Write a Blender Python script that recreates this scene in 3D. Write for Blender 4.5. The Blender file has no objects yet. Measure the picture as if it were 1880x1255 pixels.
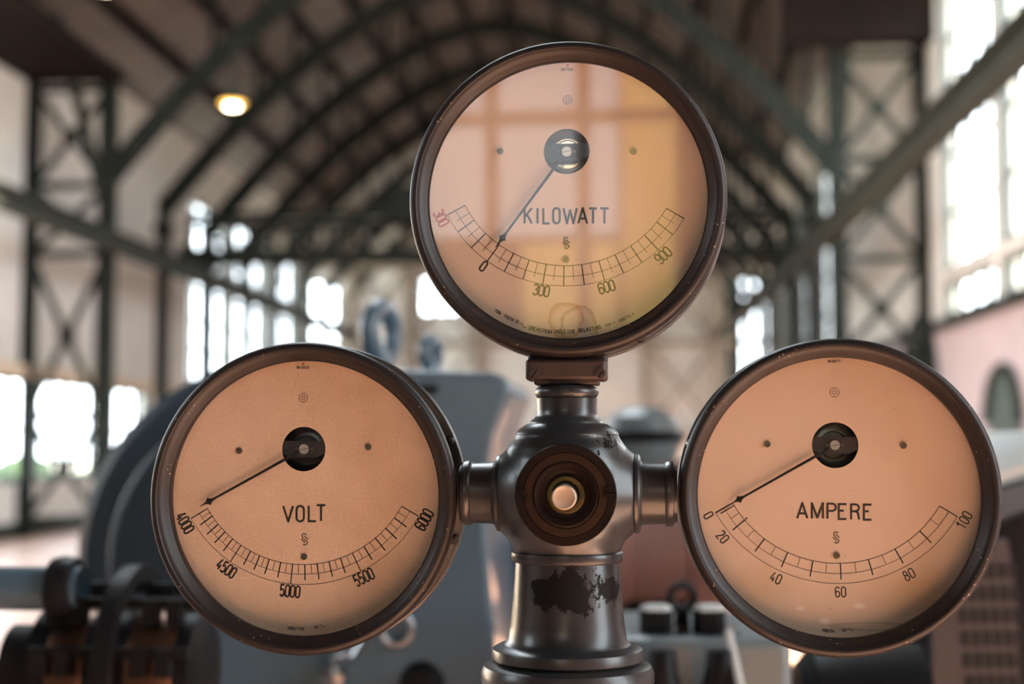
import bpy, math, random
from math import sin, cos, pi, radians, sqrt, atan2, hypot
from mathutils import Vector, Matrix

random.seed(7)
S = bpy.context.scene
COL = S.collection

# ------------------------------------------------------------------ camera
FPX = 50.0 / 36.0 * 1880
YAW, PITCH = radians(4.05), radians(3.95)
EYE = Vector((0, 0, 1.6))
fw = Vector((-sin(YAW) * cos(PITCH), cos(YAW) * cos(PITCH), sin(PITCH)))
rt = Vector((cos(YAW), sin(YAW), 0))
up = rt.cross(fw)
cd = bpy.data.cameras.new('camera')
cam = bpy.data.objects.new('camera', cd)
COL.objects.link(cam)
cam.matrix_world = Matrix(((rt.x, up.x, -fw.x, EYE.x), (rt.y, up.y, -fw.y, EYE.y),
                           (rt.z, up.z, -fw.z, EYE.z), (0, 0, 0, 1)))
cd.lens, cd.sensor_width, cd.clip_start, cd.clip_end = 50, 36, 0.05, 300
cd.dof.use_dof = True
cd.dof.aperture_fstop = 2.8
cd.dof.focus_distance = 1.372
S.camera = cam

# ------------------------------------------------------------------ light
w = bpy.data.worlds.new('sky'); S.world = w; w.use_nodes = True
bg = w.node_tree.nodes['Background']
bg.inputs['Color'].default_value = (0.86, 0.94, 1.0, 1)
bg.inputs['Strength'].default_value = 18.0
sd = bpy.data.lights.new('sun', 'SUN')
sd.energy, sd.angle, sd.color = 122.0, radians(0.6), (1.0, 0.80, 0.60)
sun = bpy.data.objects.new('sun', sd); COL.objects.link(sun)
SUN_DIR = Vector((-0.66, 0.0, -0.75)).normalized()      # light travels this way
sun.rotation_euler = SUN_DIR.to_track_quat('-Z', 'Y').to_euler()
S.view_settings.view_transform = 'Standard'
S.view_settings.look = 'None'
S.view_settings.gamma = 1
S.view_settings.use_curve_mapping = False
S.view_settings.exposure = -0.40
S.cycles.use_denoising = True
S.cycles.max_bounces = 10
S.cycles.diffuse_bounces = 5
S.cycles.transparent_max_bounces = 24
S.cycles.sample_clamp_indirect = 8


def portal(name, loc, rot, sx, sy):
    l = bpy.data.lights.new(name, 'AREA'); l.shape = 'RECTANGLE'; l.size, l.size_y = sx, sy
    l.cycles.is_portal = True
    o = bpy.data.objects.new(name, l); o.location = loc; o.rotation_euler = rot; COL.objects.link(o)


# ------------------------------------------------------------------ projection helpers
def ray(px, py):
    return fw + rt * ((px - 940) / FPX) + up * ((627.5 - py) / FPX)


def onY(px, py, Y):                       # photo point on the plane Y = const
    d = ray(px, py); t = Y / d.y
    return EYE + d * t


# ------------------------------------------------------------------ materials
def nt(m):
    m.use_nodes = True
    t = m.node_tree
    return t, t.nodes, t.links, t.nodes['Principled BSDF']


def mat(name, c, rough=0.5, metal=0.0, var=0.0, scale=8.0, c2=None, bump=0.0, bscale=60.0, coat=0.0, spec=0.5, thr=None):
    m = bpy.data.materials.new(name)
    t, N, L, p = nt(m)
    p.inputs['Base Color'].default_value = (*c, 1)
    p.inputs['Roughness'].default_value = rough
    p.inputs['Metallic'].default_value = metal
    p.inputs['Coat Weight'].default_value = coat
    p.inputs['Specular IOR Level'].default_value = spec
    tc = N.new('ShaderNodeTexCoord')
    if var or c2:
        n = N.new('ShaderNodeTexNoise'); n.inputs['Scale'].default_value = scale; n.inputs['Detail'].default_value = 6
        L.new(tc.outputs['Object'], n.inputs['Vector'])
        r = N.new('ShaderNodeValToRGB')
        a = c; b = c2 or tuple(min(1, x * (1 + var)) for x in c)
        if c2 is None:
            a = tuple(x * (1 - var) for x in c)
        r.color_ramp.elements[0].color = (*a, 1); r.color_ramp.elements[1].color = (*b, 1)
        lo, hi = thr or (0.3, 0.7)
        r.color_ramp.elements[0].position = lo; r.color_ramp.elements[1].position = hi
        L.new(n.outputs['Fac'], r.inputs['Fac']); L.new(r.outputs['Color'], p.inputs['Base Color'])
    if bump:
        n2 = N.new('ShaderNodeTexNoise'); n2.inputs['Scale'].default_value = bscale; n2.inputs['Detail'].default_value = 4
        L.new(tc.outputs['Object'], n2.inputs['Vector'])
        b = N.new('ShaderNodeBump'); b.inputs['Strength'].default_value = bump; b.inputs['Distance'].default_value = 0.002
        L.new(n2.outputs['Fac'], b.inputs['Height']); L.new(b.outputs['Normal'], p.inputs['Normal'])
    return m


def glass(name, tint=(1, 1, 1), ior=1.5):
    m = bpy.data.materials.new(name); m.use_nodes = True
    t = m.node_tree; N = t.nodes; L = t.links; N.clear()
    o = N.new('ShaderNodeOutputMaterial'); mx = N.new('ShaderNodeMixShader')
    tr = N.new('ShaderNodeBsdfTransparent'); tr.inputs['Color'].default_value = (*tint, 1)
    gl = N.new('ShaderNodeBsdfGlossy'); gl.inputs['Roughness'].default_value = 0.0
    fr = N.new('ShaderNodeFresnel'); ge = N.new('ShaderNodeNewGeometry'); mi = N.new('ShaderNodeMix')   # a thin pane: same from both faces
    mi.inputs[2].default_value = ior; mi.inputs[3].default_value = 1 / ior
    L.new(ge.outputs['Backfacing'], mi.inputs[0]); L.new(mi.outputs[0], fr.inputs['IOR'])
    L.new(fr.outputs['Fac'], mx.inputs['Fac']); L.new(tr.outputs['BSDF'], mx.inputs[1]); L.new(gl.outputs['BSDF'], mx.inputs[2])
    L.new(mx.outputs['Shader'], o.inputs['Surface'])
    return m


def emit(name, c, s):
    m = bpy.data.materials.new(name)
    t, N, L, p = nt(m)
    p.inputs['Base Color'].default_value = (*c, 1)
    p.inputs['Emission Color'].default_value = (*c, 1); p.inputs['Emission Strength'].default_value = s
    return m


def mathn(N, L, op, a, b=None, c=None):
    n = N.new('ShaderNodeMath'); n.operation = op
    for i, v in enumerate((a, b, c)):
        if v is None: continue
        if isinstance(v, (int, float)): n.inputs[i].default_value = v
        else: L.new(v, n.inputs[i])
    return n.outputs[0]


def mixc(N, L, fac, a, b, mode='MIX'):
    n = N.new('ShaderNodeMix'); n.data_type = 'RGBA'; n.blend_type = mode
    if isinstance(fac, (int, float)): n.inputs[0].default_value = fac
    else: L.new(fac, n.inputs[0])
    for i, v in ((6, a), (7, b)):
        if isinstance(v, tuple): n.inputs[i].default_value = (*v, 1)
        else: L.new(v, n.inputs[i])
    return n.outputs[2]


# ------------------------------------------------------------------ mesh builder
class MB:
    def __init__(s): s.v, s.f, s.m = [], [], []

    def add(s, vs, fs, mi=0):
        o = len(s.v); s.v += [tuple(x) for x in vs]
        s.f += [tuple(i + o for i in f) for f in fs]; s.m += [mi] * len(fs)
        return s

    def box(s, a, b, mi=0):
        (x0, y0, z0), (x1, y1, z1) = a, b
        x0, x1 = min(x0, x1), max(x0, x1); y0, y1 = min(y0, y1), max(y0, y1); z0, z1 = min(z0, z1), max(z0, z1)
        return s.add([(x0, y0, z0), (x1, y0, z0), (x1, y1, z0), (x0, y1, z0), (x0, y0, z1), (x1, y0, z1), (x1, y1, z1), (x0, y1, z1)],
                     [(0, 3, 2, 1), (4, 5, 6, 7), (0, 1, 5, 4), (1, 2, 6, 5), (2, 3, 7, 6), (3, 0, 4, 7)], mi)

    def bar(s, p, q, wd, ht, mi=0, upv=(0, 0, 1)):           # box-section member from p to q
        p, q = Vector(p), Vector(q); d = (q - p).normalized()
        u = Vector(upv)
        if abs(d.dot(u)) > 0.98: u = Vector((0, 1, 0))
        x = d.cross(u).normalized(); z = x.cross(d)
        vs = [e + x * (i * wd / 2) + z * (j * ht / 2) for e in (p, q) for i, j in ((-1, -1), (1, -1), (1, 1), (-1, 1))]
        return s.add(vs, [(0, 1, 2, 3), (7, 6, 5, 4), (0, 4, 5, 1), (1, 5, 6, 2), (2, 6, 7, 3), (3, 7, 4, 0)], mi)

    def lathe(s, prof, c=(0, 0, 0), ax='z', seg=64, mi=0, a0=0, a1=2 * pi):
        """prof: (radius, height along axis)"""
        full = abs(a1 - a0 - 2 * pi) < 1e-6
        n = seg if full else seg + 1
        vs, fs = [], []
        for r, h in prof:
            for k in range(n):
                a = a0 + (a1 - a0) * k / seg
                u, v = r * cos(a), r * sin(a)
                p = {'z': (u, v, h), 'y': (u, h, v), 'x': (h, u, v)}[ax]
                vs.append((p[0] + c[0], p[1] + c[1], p[2] + c[2]))
        for i in range(len(prof) - 1):
            for k in range(seg):
                k2 = (k + 1) % n
                a, b, cc, d = i * n + k, i * n + k2, (i + 1) * n + k2, (i + 1) * n + k
                f = (a, b, cc, d)
                if prof[i][0] < 1e-9: f = (a, cc, d)
                elif prof[i + 1][0] < 1e-9: f = (a, b, cc)
                if ax == 'y': f = f[::-1]
                fs.append(f)
        return s.add(vs, fs, mi)

    def torus(s, c, R, r, ax='z', seg=48, ring=14, mi=0):
        return s.lathe([(R + r * cos(2 * pi * k / ring), r * sin(2 * pi * k / ring)) for k in range(ring + 1)], c, ax, seg, mi)

    def prism(s, poly, y0, y1, mi=0):                         # polygon in (x,z) extruded along y
        n = len(poly)
        vs = [(x, y0, z) for x, z in poly] + [(x, y1, z) for x, z in poly]
        fs = [tuple(range(n)), tuple(range(2 * n - 1, n - 1, -1))]
        fs += [(i, i + n, (i + 1) % n + n, (i + 1) % n) for i in range(n)]
        return s.add(vs, fs, mi)

    def tube(s, pts, r, seg=12, mi=0, rs=None):
        pts = [Vector(p) for p in pts]; n = len(pts); vs = []
        prev = None
        for i, p in enumerate(pts):
            d = (pts[min(i + 1, n - 1)] - pts[max(i - 1, 0)]).normalized()
            if prev is None:
                u = d.orthogonal().normalized()
            else:
                u = (prev - d * prev.dot(d)).normalized()
            prev = u; v = d.cross(u); rr = rs[i] if rs else r
            vs += [p + (u * cos(2 * pi * k / seg) + v * sin(2 * pi * k / seg)) * rr for k in range(seg)]
        fs = [(i * seg + k, i * seg + (k + 1) % seg, (i + 1) * seg + (k + 1) % seg, (i + 1) * seg + k) for i in range(n - 1) for k in range(seg)]
        fs += [tuple(range(seg - 1, -1, -1)), tuple((n - 1) * seg + k for k in range(seg))]
        return s.add(vs, fs, mi)

    def stroke(s, pts, wd, y, mi=0, closed=False):            # flat inked line in the (x,z) plane
        P = []
        for p in pts:
            if not P or (P[-1] - Vector((p[0], p[1]))).length > 1e-7: P.append(Vector((p[0], p[1])))
        n = len(P)
        if not closed:                                        # sharp corners: separate butt-ended strokes that overlap
            for i in range(1, n - 1):
                d1, d2 = (P[i] - P[i - 1]).normalized(), (P[i + 1] - P[i]).normalized()
                if d1.dot(d2) < 0.3:
                    s.stroke(P[:i] + [P[i] + d1 * wd * .42], wd, y, mi)
                    return s.stroke([P[i] - d2 * wd * .3] + P[i + 1:], wd, y - .00001, mi)
        L_, R_ = [], []
        for i in range(n):
            a = P[i - 1] if (i > 0 or closed) else None
            b = P[(i + 1) % n] if (i < n - 1 or closed) else None
            d1 = (P[i] - a).normalized() if a is not None and (P[i] - a).length > 1e-9 else None
            d2 = (b - P[i]).normalized() if b is not None and (b - P[i]).length > 1e-9 else None
            if d1 is None: d1 = d2
            if d2 is None: d2 = d1
            t = d1 + d2
            if t.length < 1e-4: t = d1
            t = t.normalized(); nn = Vector((-t.y, t.x))
            k = 1 / max(0.72, nn.dot(Vector((-d1.y, d1.x))))
            L_.append(P[i] + nn * wd / 2 * k); R_.append(P[i] - nn * wd / 2 * k)
        vs = [(p.x, y, p.y) for p in L_] + [(p.x, y, p.y) for p in R_]
        m = n if closed else n - 1
        return s.add(vs, [(i, i + n, (i + 1) % n + n, (i + 1) % n) for i in range(m)], mi)

    def disc(s, c, r, y, mi=0, seg=20):
        return s.add([(c[0] + r * cos(2 * pi * k / seg), y, c[1] + r * sin(2 * pi * k / seg)) for k in range(seg)], [tuple(range(seg))], mi)

    def slotted(s, c, r, ang, y0, y1, gap, mi=0, seg=24):     # slotted screw head facing -y: y0 front, y1 back
        ca, sa = cos(ang), sin(ang)
        s.lathe([(r, y1), (r, y1 - (y1 - y0) * 0.35), (0, y1 - (y1 - y0) * 0.35)], (c[0], 0, c[1]), 'y', seg, mi)
        a = math.asin(min(0.9, gap / r))
        for sg in (1, -1):
            pl = []
            for k in range(13):
                t = a + (pi - 2 * a) * k / 12
                x, z = r * cos(t), sg * r * sin(t)
                pl.append((c[0] + x * ca - z * sa, c[1] + x * sa + z * ca))
            if sg < 0: pl = pl[::-1]
            s.prism(pl, y0, y1 - (y1 - y0) * 0.3, mi)
        return s

    def build(s, name, mats, parent=None, loc=None, smooth=35, bevel=0, bseg=3):
        me = bpy.data.meshes.new(name)
        me.from_pydata(s.v, [], s.f)
        for m in (mats if isinstance(mats, (list, tuple)) else [mats]): me.materials.append(m)
        me.polygons.foreach_set('material_index', s.m)
        me.update()
        if smooth:
            me.polygons.foreach_set('use_smooth', [True] * len(me.polygons))
            me.set_sharp_from_angle(angle=radians(smooth))
        o = bpy.data.objects.new(name, me); COL.objects.link(o)
        if parent: o.parent = parent
        if loc: o.location = loc
        if bevel:
            b = o.modifiers.new('bevel', 'BEVEL'); b.width = bevel; b.segments = bseg; b.limit_method = 'ANGLE'; b.angle_limit = radians(40)
        return o


def tag(o, label=None, cat=None, group=None, kind=None):
    if label: o['label'] = label
    if cat: o['category'] = cat
    if group: o['group'] = group
    if kind: o['kind'] = kind
    return o


def thing(name, label, cat, loc=(0, 0, 0), rz=0, group=None, kind=None):
    o = bpy.data.objects.new(name, None); COL.objects.link(o)
    o.location = loc; o.rotation_euler = (0, 0, rz); o.empty_display_size = 0.1
    return tag(o, label, cat, group, kind)


# ------------------------------------------------------------------ palette
M_floor = None
M_green = mat('green_iron_paint', (0.015, 0.019, 0.016), 0.6, spec=0.1, var=0.25, scale=3)
M_greenlight = mat('pale_green_iron_paint', (0.030, 0.036, 0.030), 0.55, spec=0.12, var=0.2, scale=3)
M_wall = mat('cream_wall_paint', (0.80, 0.755, 0.69), 0.8, var=0.06, scale=1.5)
M_pink = mat('pink_wall_paint', (0.56, 0.475, 0.49), 0.85, var=0.08, scale=1.2)
M_dark = mat('dark_panel_wood', (0.008, 0.005, 0.004), 0.8, spec=0.1, var=0.3, scale=2)
M_frame = mat('window_iron', (0.05, 0.065, 0.062), 0.5)
M_pane = glass('window_glass', (0.95, 0.97, 0.97))
M_amber = glass('amber_window_glass', (0.46, 0.29, 0.075))
M_dimmed = glass('dimmed_window_glass', (0.43, 0.43, 0.43))  # grey tint added to weaken the sky mirrored in the top gauge
M_ground = mat('outdoor_ground', (0.30, 0.30, 0.27), 0.9, var=0.3, scale=0.6)
M_leaf = mat('hedge_leaf', (0.10, 0.17, 0.06), 0.7, var=0.5, scale=4)


def plank_mat(name, c1, c2, rough, axis_scale, coat=0.0):
    m = bpy.data.materials.new(name); t, N, L, p = nt(m)
    tc = N.new('ShaderNodeTexCoord'); mp = N.new('ShaderNodeMapping'); mp.inputs['Scale'].default_value = axis_scale
    L.new(tc.outputs['Object'], mp.inputs['Vector'])
    b = N.new('ShaderNodeTexBrick'); b.inputs['Scale'].default_value = 1.0
    b.inputs['Color1'].default_value = (*c1, 1); b.inputs['Color2'].default_value = (*c2, 1)
    b.inputs['Mortar'].default_value = tuple(x * 0.35 for x in c1) + (1,)
    b.inputs['Mortar Size'].default_value = 0.02
    L.new(mp.outputs['Vector'], b.inputs['Vector']); L.new(b.outputs['Color'], p.inputs['Base Color'])
    p.inputs['Roughness'].default_value = rough; p.inputs['Coat Weight'].default_value = coat
    return m


M_floor = plank_mat('terracotta_floor_tile', (0.52, 0.315, 0.24), (0.60, 0.38, 0.30), 0.35, (2.2, 2.2, 2.2))
M_ceil = plank_mat('roof_board_wood', (0.058, 0.037, 0.030), (0.10, 0.068, 0.056), 0.42, (3.0, 0.6, 3.0))

# ------------------------------------------------------------------ the hall
XL, XR, YE, YB = -9.8, 5.06, 44.0, -7.0
MB().box((XL - .3, YB - .3, -0.2), (XR + .3, YE + .3, 0)).build('floor', M_floor, smooth=0)['kind'] = 'structure'
MB().box((-90, -60, -0.4), (90, 120, -0.25)).build('ground', M_ground, smooth=0)['kind'] = 'structure'


def wall(name, axis, pos, th, a0, a1, z1, holes, m, split=None, m2=None):
    """wall in the plane X=pos (axis 'x', spans Y) or Y=pos (axis 'y', spans X) with rectangular openings (a,b,z0,z1)"""
    cs = sorted({a0, a1, *[h[0] for h in holes], *[h[1] for h in holes]})
    mb = MB()
    for i in range(len(cs) - 1):
        lo, hi = cs[i], cs[i + 1]; mid = (lo + hi) / 2
        z = 0.0; hs = sorted([h for h in holes if h[0] < mid < h[1]], key=lambda h: h[2])
        segs = []
        for h in hs:
            if h[2] > z: segs.append((z, h[2]))
            z = h[3]
        segs.append((z, z1))
        for s0, s1 in segs:
            parts = [(s0, s1, 0)]
            if split and s0 < split: parts = [(s0, min(s1, split), 1)] + ([(split, s1, 0)] if s1 > split else [])
            for q0, q1, mi in parts:
                if axis == 'x': mb.box((pos, lo, q0), (pos + th, hi, q1), mi)
                else: mb.box((lo, pos, q0), (hi, pos + th, q1), mi)
    o = mb.build(name, [m, m2 or m], smooth=0); o['kind'] = 'structure'
    return o


NW = [0]


def window(axis, pos, a0, a1, z0, z1, da, dz, bw=0.05, pane=None, skip=()):
    NW[0] += 1
    fr = MB()

    def bx(u0, u1, q0, q1, t=0.06):
        if axis == 'x': fr.box((pos - t, u0, q0), (pos + t, u1, q1))
        else: fr.box((u0, pos - t, q0), (u1, pos + t, q1))
    bx(a0, a0 + .08, z0, z1); bx(a1 - .08, a1, z0, z1); bx(a0, a1, z0, z0 + .08); bx(a0, a1, z1 - .08, z1)
    na, nz = max(1, round((a1 - a0) / da)), max(1, round((z1 - z0) / dz))
    for i in range(1, na): u = a0 + (a1 - a0) * i / na; bx(u - bw / 2, u + bw / 2, z0, z1, .04)
    for i in range(1, nz): q = z0 + (z1 - z0) * i / nz; bx(a0, a1, q - bw / 2, q + bw / 2, .04)
    o = fr.build('window_%d' % NW[0], M_frame, smooth=0); o['kind'] = 'structure'
    pb = MB()
    if axis == 'x': pb.add([(pos, a0, z0), (pos, a1, z0), (pos, a1, z1), (pos, a0, z1)], [(0, 1, 2, 3)])
    else: pb.add([(a0, pos, z0), (a1, pos, z0), (a1, pos, z1), (a0, pos, z1)], [(0, 1, 2, 3)])
    pb.build('pane', pane or M_pane, o, smooth=0)
    return o


left_holes = [(20.2, 29.6, 0.9, 2.65), (32.4, 35.9, 1.6, 7.3), (36.1, 39.7, 1.6, 7.3), (39.9, 43.6, 1.6, 7.3),
              (-1.4, 1.2, 4.2, 7.0), (6.8, 9.8, 2.8, 7.4), (11.0, 14.4, 2.6, 7.4), (15.0, 18.4, 2.6, 7.4)]  # windows out of view; the last two added to brighten the hall
right_holes = [(16.0, 18.9, 4.15, 8.6), (19.2, 22.2, 4.15, 8.6), (16.0, 18.9, 3.45, 4.0), (19.2, 22.2, 3.45, 4.0),
               (32.6, 35.8, 1.7, 8.4), (36.4, 39.6, 1.7, 8.6), (40.2, 43.4, 1.7, 8.6),
               (-1.3, 1.16, 1.2, 6.4), (9.6, 12.4, 4.15, 8.6)]
end_holes = [(-9.5, -8.6, 1.5, 6.6), (3.8, 4.8, 1.5, 6.6), (-6.0, -4.8, 5.5, 6.7)]
back_holes = [(-2.0, -0.02, 2.30, 4.8)]
wall('wall_left', 'x', XL, -0.3, YB - .3, YE + .3, 9.6, left_holes, M_wall)
wall('wall_right', 'x', XR, 0.3, YB - .3, YE + .3, 10.6, right_holes, M_wall, 3.4, M_pink)
wall('wall_back', 'y', YE, 0.3, XL, XR, 12.6, end_holes, M_wall)
wall('wall_front', 'y', YB, -0.3, XL, XR, 12.6, back_holes, M_dark)
for h in left_holes: window('x', XL - .12, *h, 0.62, 0.75)
for k, h in enumerate(right_holes):
    window('x', XR + .12, *h, 0.72 if k != 8 else 1.2, 0.9, pane=M_pane)
for h in end_holes: window('y', YE + .12, *h, 0.45, 0.6)
# entrance window behind the photographer: clear lights beside amber ones, mirrored in the top gauge's glass
wo = MB(); yb = YB - .12
for u0, u1, q0, q1 in ((-2.0, -1.93, 2.3, 4.8), (-.09, -.02, 2.3, 4.8), (-2.0, -.02, 2.3, 2.36), (-2.0, -.02, 4.72, 4.8), (-1.425, -1.335, 2.98, 4.8),
                       (-.775, -.685, 2.3, 4.8), (-.485, -.455, 2.3, 4.8), (-2.0, -.02, 3.83, 3.91), (-2.0, -.47, 2.98, 3.02)):
    wo.box((u0, yb - .05, q0), (u1, yb + .05, q1))
NW[0] += 1
wf = wo.build('window_%d' % NW[0], M_frame, smooth=0); wf['kind'] = 'structure'
qd = lambda x0, x1, z0, z1: MB().add([(x0, yb, z0), (x1, yb, z0), (x1, yb, z1), (x0, yb, z1)], [(0, 1, 2, 3)])
qd(-2.0, -.47, 3.0, 4.8).build('pane', M_dimmed, wf, smooth=0)
qd(-.47, -.02, 2.3, 4.8).build('amber_pane', M_amber, wf, smooth=0)
qd(-1.16, -.47, 2.3, 3.0).build('amber_pane', M_amber, wf, smooth=0)
qd(-2.0, -1.16, 2.3, 3.0).build('dark_pane', M_dark, wf, smooth=0)

for h in left_holes[1:]:
    portal('portal', (XL - .2, (h[0] + h[1]) / 2, (h[2] + h[3]) / 2), (0, -pi / 2, 0), h[3] - h[2], h[1] - h[0])
for h in right_holes:
    portal('portal', (XR + .2, (h[0] + h[1]) / 2, (h[2] + h[3]) / 2), (0, pi / 2, 0), h[3] - h[2], h[1] - h[0])

# arched dark doors in the pink right wall
ND = [0]


def arch_door(y0, y1, z1):
    ND[0] += 1
    n = 14; r = (y1 - y0) / 2; ym = (y0 + y1) / 2; rise = r * 0.9
    pl = [(y0, 0), (y1, 0)] + [(ym + r * cos(pi * k / n), z1 - rise + rise * sin(pi * k / n)) for k in range(n + 1)]
    mb = MB()
    mb.v = [(XR - .03, a, b) for a, b in pl] + [(XR + .02, a, b) for a, b in pl]
    k = len(pl); mb.f = [tuple(range(k)), tuple(range(2 * k - 1, k - 1, -1))] + [(i, i + k, (i + 1) % k + k, (i + 1) % k) for i in range(k)]
    mb.m = [0] * len(mb.f)
    o = mb.build('door_%d' % ND[0], mat('dark_green_door', (0.035, 0.06, 0.045), 0.4, var=0.3, scale=2), smooth=0); o['kind'] = 'structure'
    f = MB(); f.tube([(XR - .05, ym + (r + .04) * cos(pi * j / n), z1 - rise + (rise + .04) * sin(pi * j / n)) for j in range(n + 1)], .07, 8)
    f.build('door_frame', M_greenlight, o)


arch_door(22.6, 24.8, 3.55); arch_door(18.0, 19.5, 2.5)
for s, (x, a) in {'left': (XL + .02, 0), 'right': (XR - .02, 0)}.items():
    b = MB(); b.box((x - .03, YB, 0), (x + .03, YE, .25)); b.build('baseboard_' + s, M_greenlight, smooth=0)['kind'] = 'structure'
t1 = MB().box((XR - .12, 14, 3.28), (XR, 33, 3.42)).build('trim_1', M_green, smooth=0); t1['kind'] = 'structure'
t2 = MB().box((XL, 19.8, 2.62), (XL + .14, 31, 2.85)).build('trim_2', mat('sunlit_timber', (0.75, 0.58, 0.42), 0.6), smooth=0); t2['kind'] = 'structure'  # sunlight on the lintel is put into its pale colour


# vaulted roof
def roof_z(x):
    t = (x - XL) / (XR - XL)
    return 8.5 + 1.3 * t + 2.7 * (1 - (2 * t - 1) ** 2)


SKY = (-5.2, 0.2, 8.0, 18.0)                              # glazed roof light added out of view to brighten the hall
rb = MB(); n = 28
xs = sorted([XL - .3 + (XR - XL + .6) * i / n for i in range(n + 1)] + [SKY[0], SKY[1]])
zc_ = lambda x: roof_z(min(max(x, XL), XR))
for y0, y1 in ((YB - .3, SKY[2]), (SKY[2], SKY[3]), (SKY[3], YE + .3)):
    for xa_, xb_ in zip(xs[:-1], xs[1:]):
        if y0 == SKY[2] and SKY[0] - .01 < xa_ and xb_ < SKY[1] + .01: continue
        rb.add([(x, y, zc_(x) + dz) for dz in (0, .2) for x, y in ((xa_, y0), (xb_, y0), (xb_, y1), (xa_, y1))],
               [(0, 3, 2, 1), (4, 5, 6, 7), (0, 1, 5, 4), (1, 2, 6, 5), (2, 3, 7, 6), (3, 0, 4, 7)])
rb.build('ceiling', M_ceil)['kind'] = 'structure'
sk = MB(); skp = MB(); sx = [SKY[0] + (SKY[1] - SKY[0]) * i / 4 for i in range(5)]
for x in sx: sk.box((x - .04, SKY[2], zc_(x) + .02), (x + .04, SKY[3], zc_(x) + .12))
for i in range(11):
    y = SKY[2] + (SKY[3] - SKY[2]) * i / 10
    for q in range(4): sk.bar((sx[q], y, zc_(sx[q]) + .07), (sx[q + 1], y, zc_(sx[q + 1]) + .07), .06, .08)
for q in range(4): skp.add([(sx[q], SKY[2], zc_(sx[q]) + .1), (sx[q + 1], SKY[2], zc_(sx[q + 1]) + .1), (sx[q + 1], SKY[3], zc_(sx[q + 1]) + .1), (sx[q], SKY[3], zc_(sx[q]) + .1)], [(0, 1, 2, 3)])
NW[0] += 1
sko = sk.build('window_%d' % NW[0], M_frame, smooth=0); sko['kind'] = 'structure'
skp.build('pane', M_pane, sko, smooth=0)
portal('portal', ((SKY[0] + SKY[1]) / 2, (SKY[2] + SKY[3]) / 2, 11.6), (0, 0, 0), SKY[1] - SKY[0], SKY[3] - SKY[2])
# flat dark boarding over the aisles in the near half
MB().box((XL, YB, 7.62), (-8.15, 23.1, 7.78)).build('ceiling', M_dark, smooth=0)['kind'] = 'structure'
MB().box((3.35, YB, 7.9), (XR, 15.6, 8.06)).build('ceiling', M_dark, smooth=0)['kind'] = 'structure'
MB().box((2.75, 22.3, 7.9), (XR, 22.8, 9.6)).build('ceiling', M_dark, smooth=0)['kind'] = 'structure'

CXL, CXR, SPR = -8.4, 3.62, 5.95


def struct_beam(mb, name, m):
    o = mb.build(name, m, smooth=0); o['kind'] = 'structure'; return o


def lattice(xi, xo, Y, zs, top):
    mb = MB()
    for x, wd in ((xi, .26), (xo, .18)):
        mb.box((x - wd / 2, Y - .12, 0), (x + wd / 2, Y + .12, top))
    cb, mb = mb, MB()
    for z in zs: mb.bar((xi, Y, z), (xo, Y, z), .1, .12)
    for a, b in zip(zs[:-1], zs[1:]):
        mb.bar((xi, Y - .03, a), (xo, Y - .03, b), .06, .11); mb.bar((xi, Y + .03, b), (xo, Y + .03, a), .06, .11)
        xm, zm = (xi + xo) / 2, (a + b) / 2
        mb.box((xm - .13, Y - .07, zm - .13), (xm + .13, Y + .07, zm + .13))
    struct_beam(mb, 'brace_beam', M_greenlight); struct_beam(cb, 'lattice_column', M_green)


def arch(Y):
    mb = MB(); N_ = 40; xm, hw = (CXL + CXR) / 2, (CXR - CXL) / 2
    pts = [(xm - hw * cos(pi * k / N_), SPR + 4.25 * (1 - abs(cos(pi * k / N_)) ** 1.75)) for k in range(N_ + 1)]
    for k in range(N_):
        a, b = pts[k], pts[k + 1]
        mb.bar((a[0], Y, a[1]), (b[0], Y, b[1]), .16, .34)
        if k % 5 == 0 and 5 < k < 36:
            x, z = a
            mb.bar((x, Y, z), (x, Y, roof_z(x)), .09, .09)
    struct_beam(mb, 'arch_beam', M_green)


for k in range(8):
    Y = 23 + 3 * k
    if k == 0:
        lattice(CXL, XL + .1, Y, (.3, 2.0, 4.7, 5.85, 7.5), 7.6)
        lattice(CXR, XR - .1, Y, (.3, 2.9, 4.5, 6.1, 7.8), 9.3)
    else:
        for x in (CXL, CXR):
            mb = MB(); mb.box((x - .1, Y - .1, 0), (x + .1, Y + .1, SPR + .2)); mb.box((x - .16, Y - .13, SPR - .5), (x + .16, Y + .13, SPR - .3)); mb.box((x - .2, Y - .2, 0), (x + .2, Y + .2, .35))
            struct_beam(mb, 'column', M_green)
    arch(Y)
for k, Y in enumerate((23,)):                  # outward struts over the springing
    struct_beam(MB().bar((CXL, Y, SPR - .6), (CXL - .95, Y, 8.75), .16, .16), 'strut_beam', M_greenlight)
    struct_beam(MB().bar((CXR, Y, SPR - .6), (CXR + .3, Y, 9.7), .16, .16), 'strut_beam', M_greenlight)
for i in range(1, 14):
    x = XL + (XR - XL) * i / 14
    struct_beam(MB().box((x - .07, SKY[3], roof_z(x) - .26), (x + .07, YE, roof_z(x) - .02)), 'purlin_beam', M_dark)
for x in (CXL + .28, CXR - .28):                          # crane runway
    mb = MB(); mb.box((x - .13, 6, 4.68), (x + .13, YE, 4.74)); mb.box((x - .04, 6, 4.73), (x + .04, YE, 4.95)); mb.box((x - .13, 6, 4.94), (x + .13, YE, 5.0))
    struct_beam(mb, 'runway_beam', M_greenlight)
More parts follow.
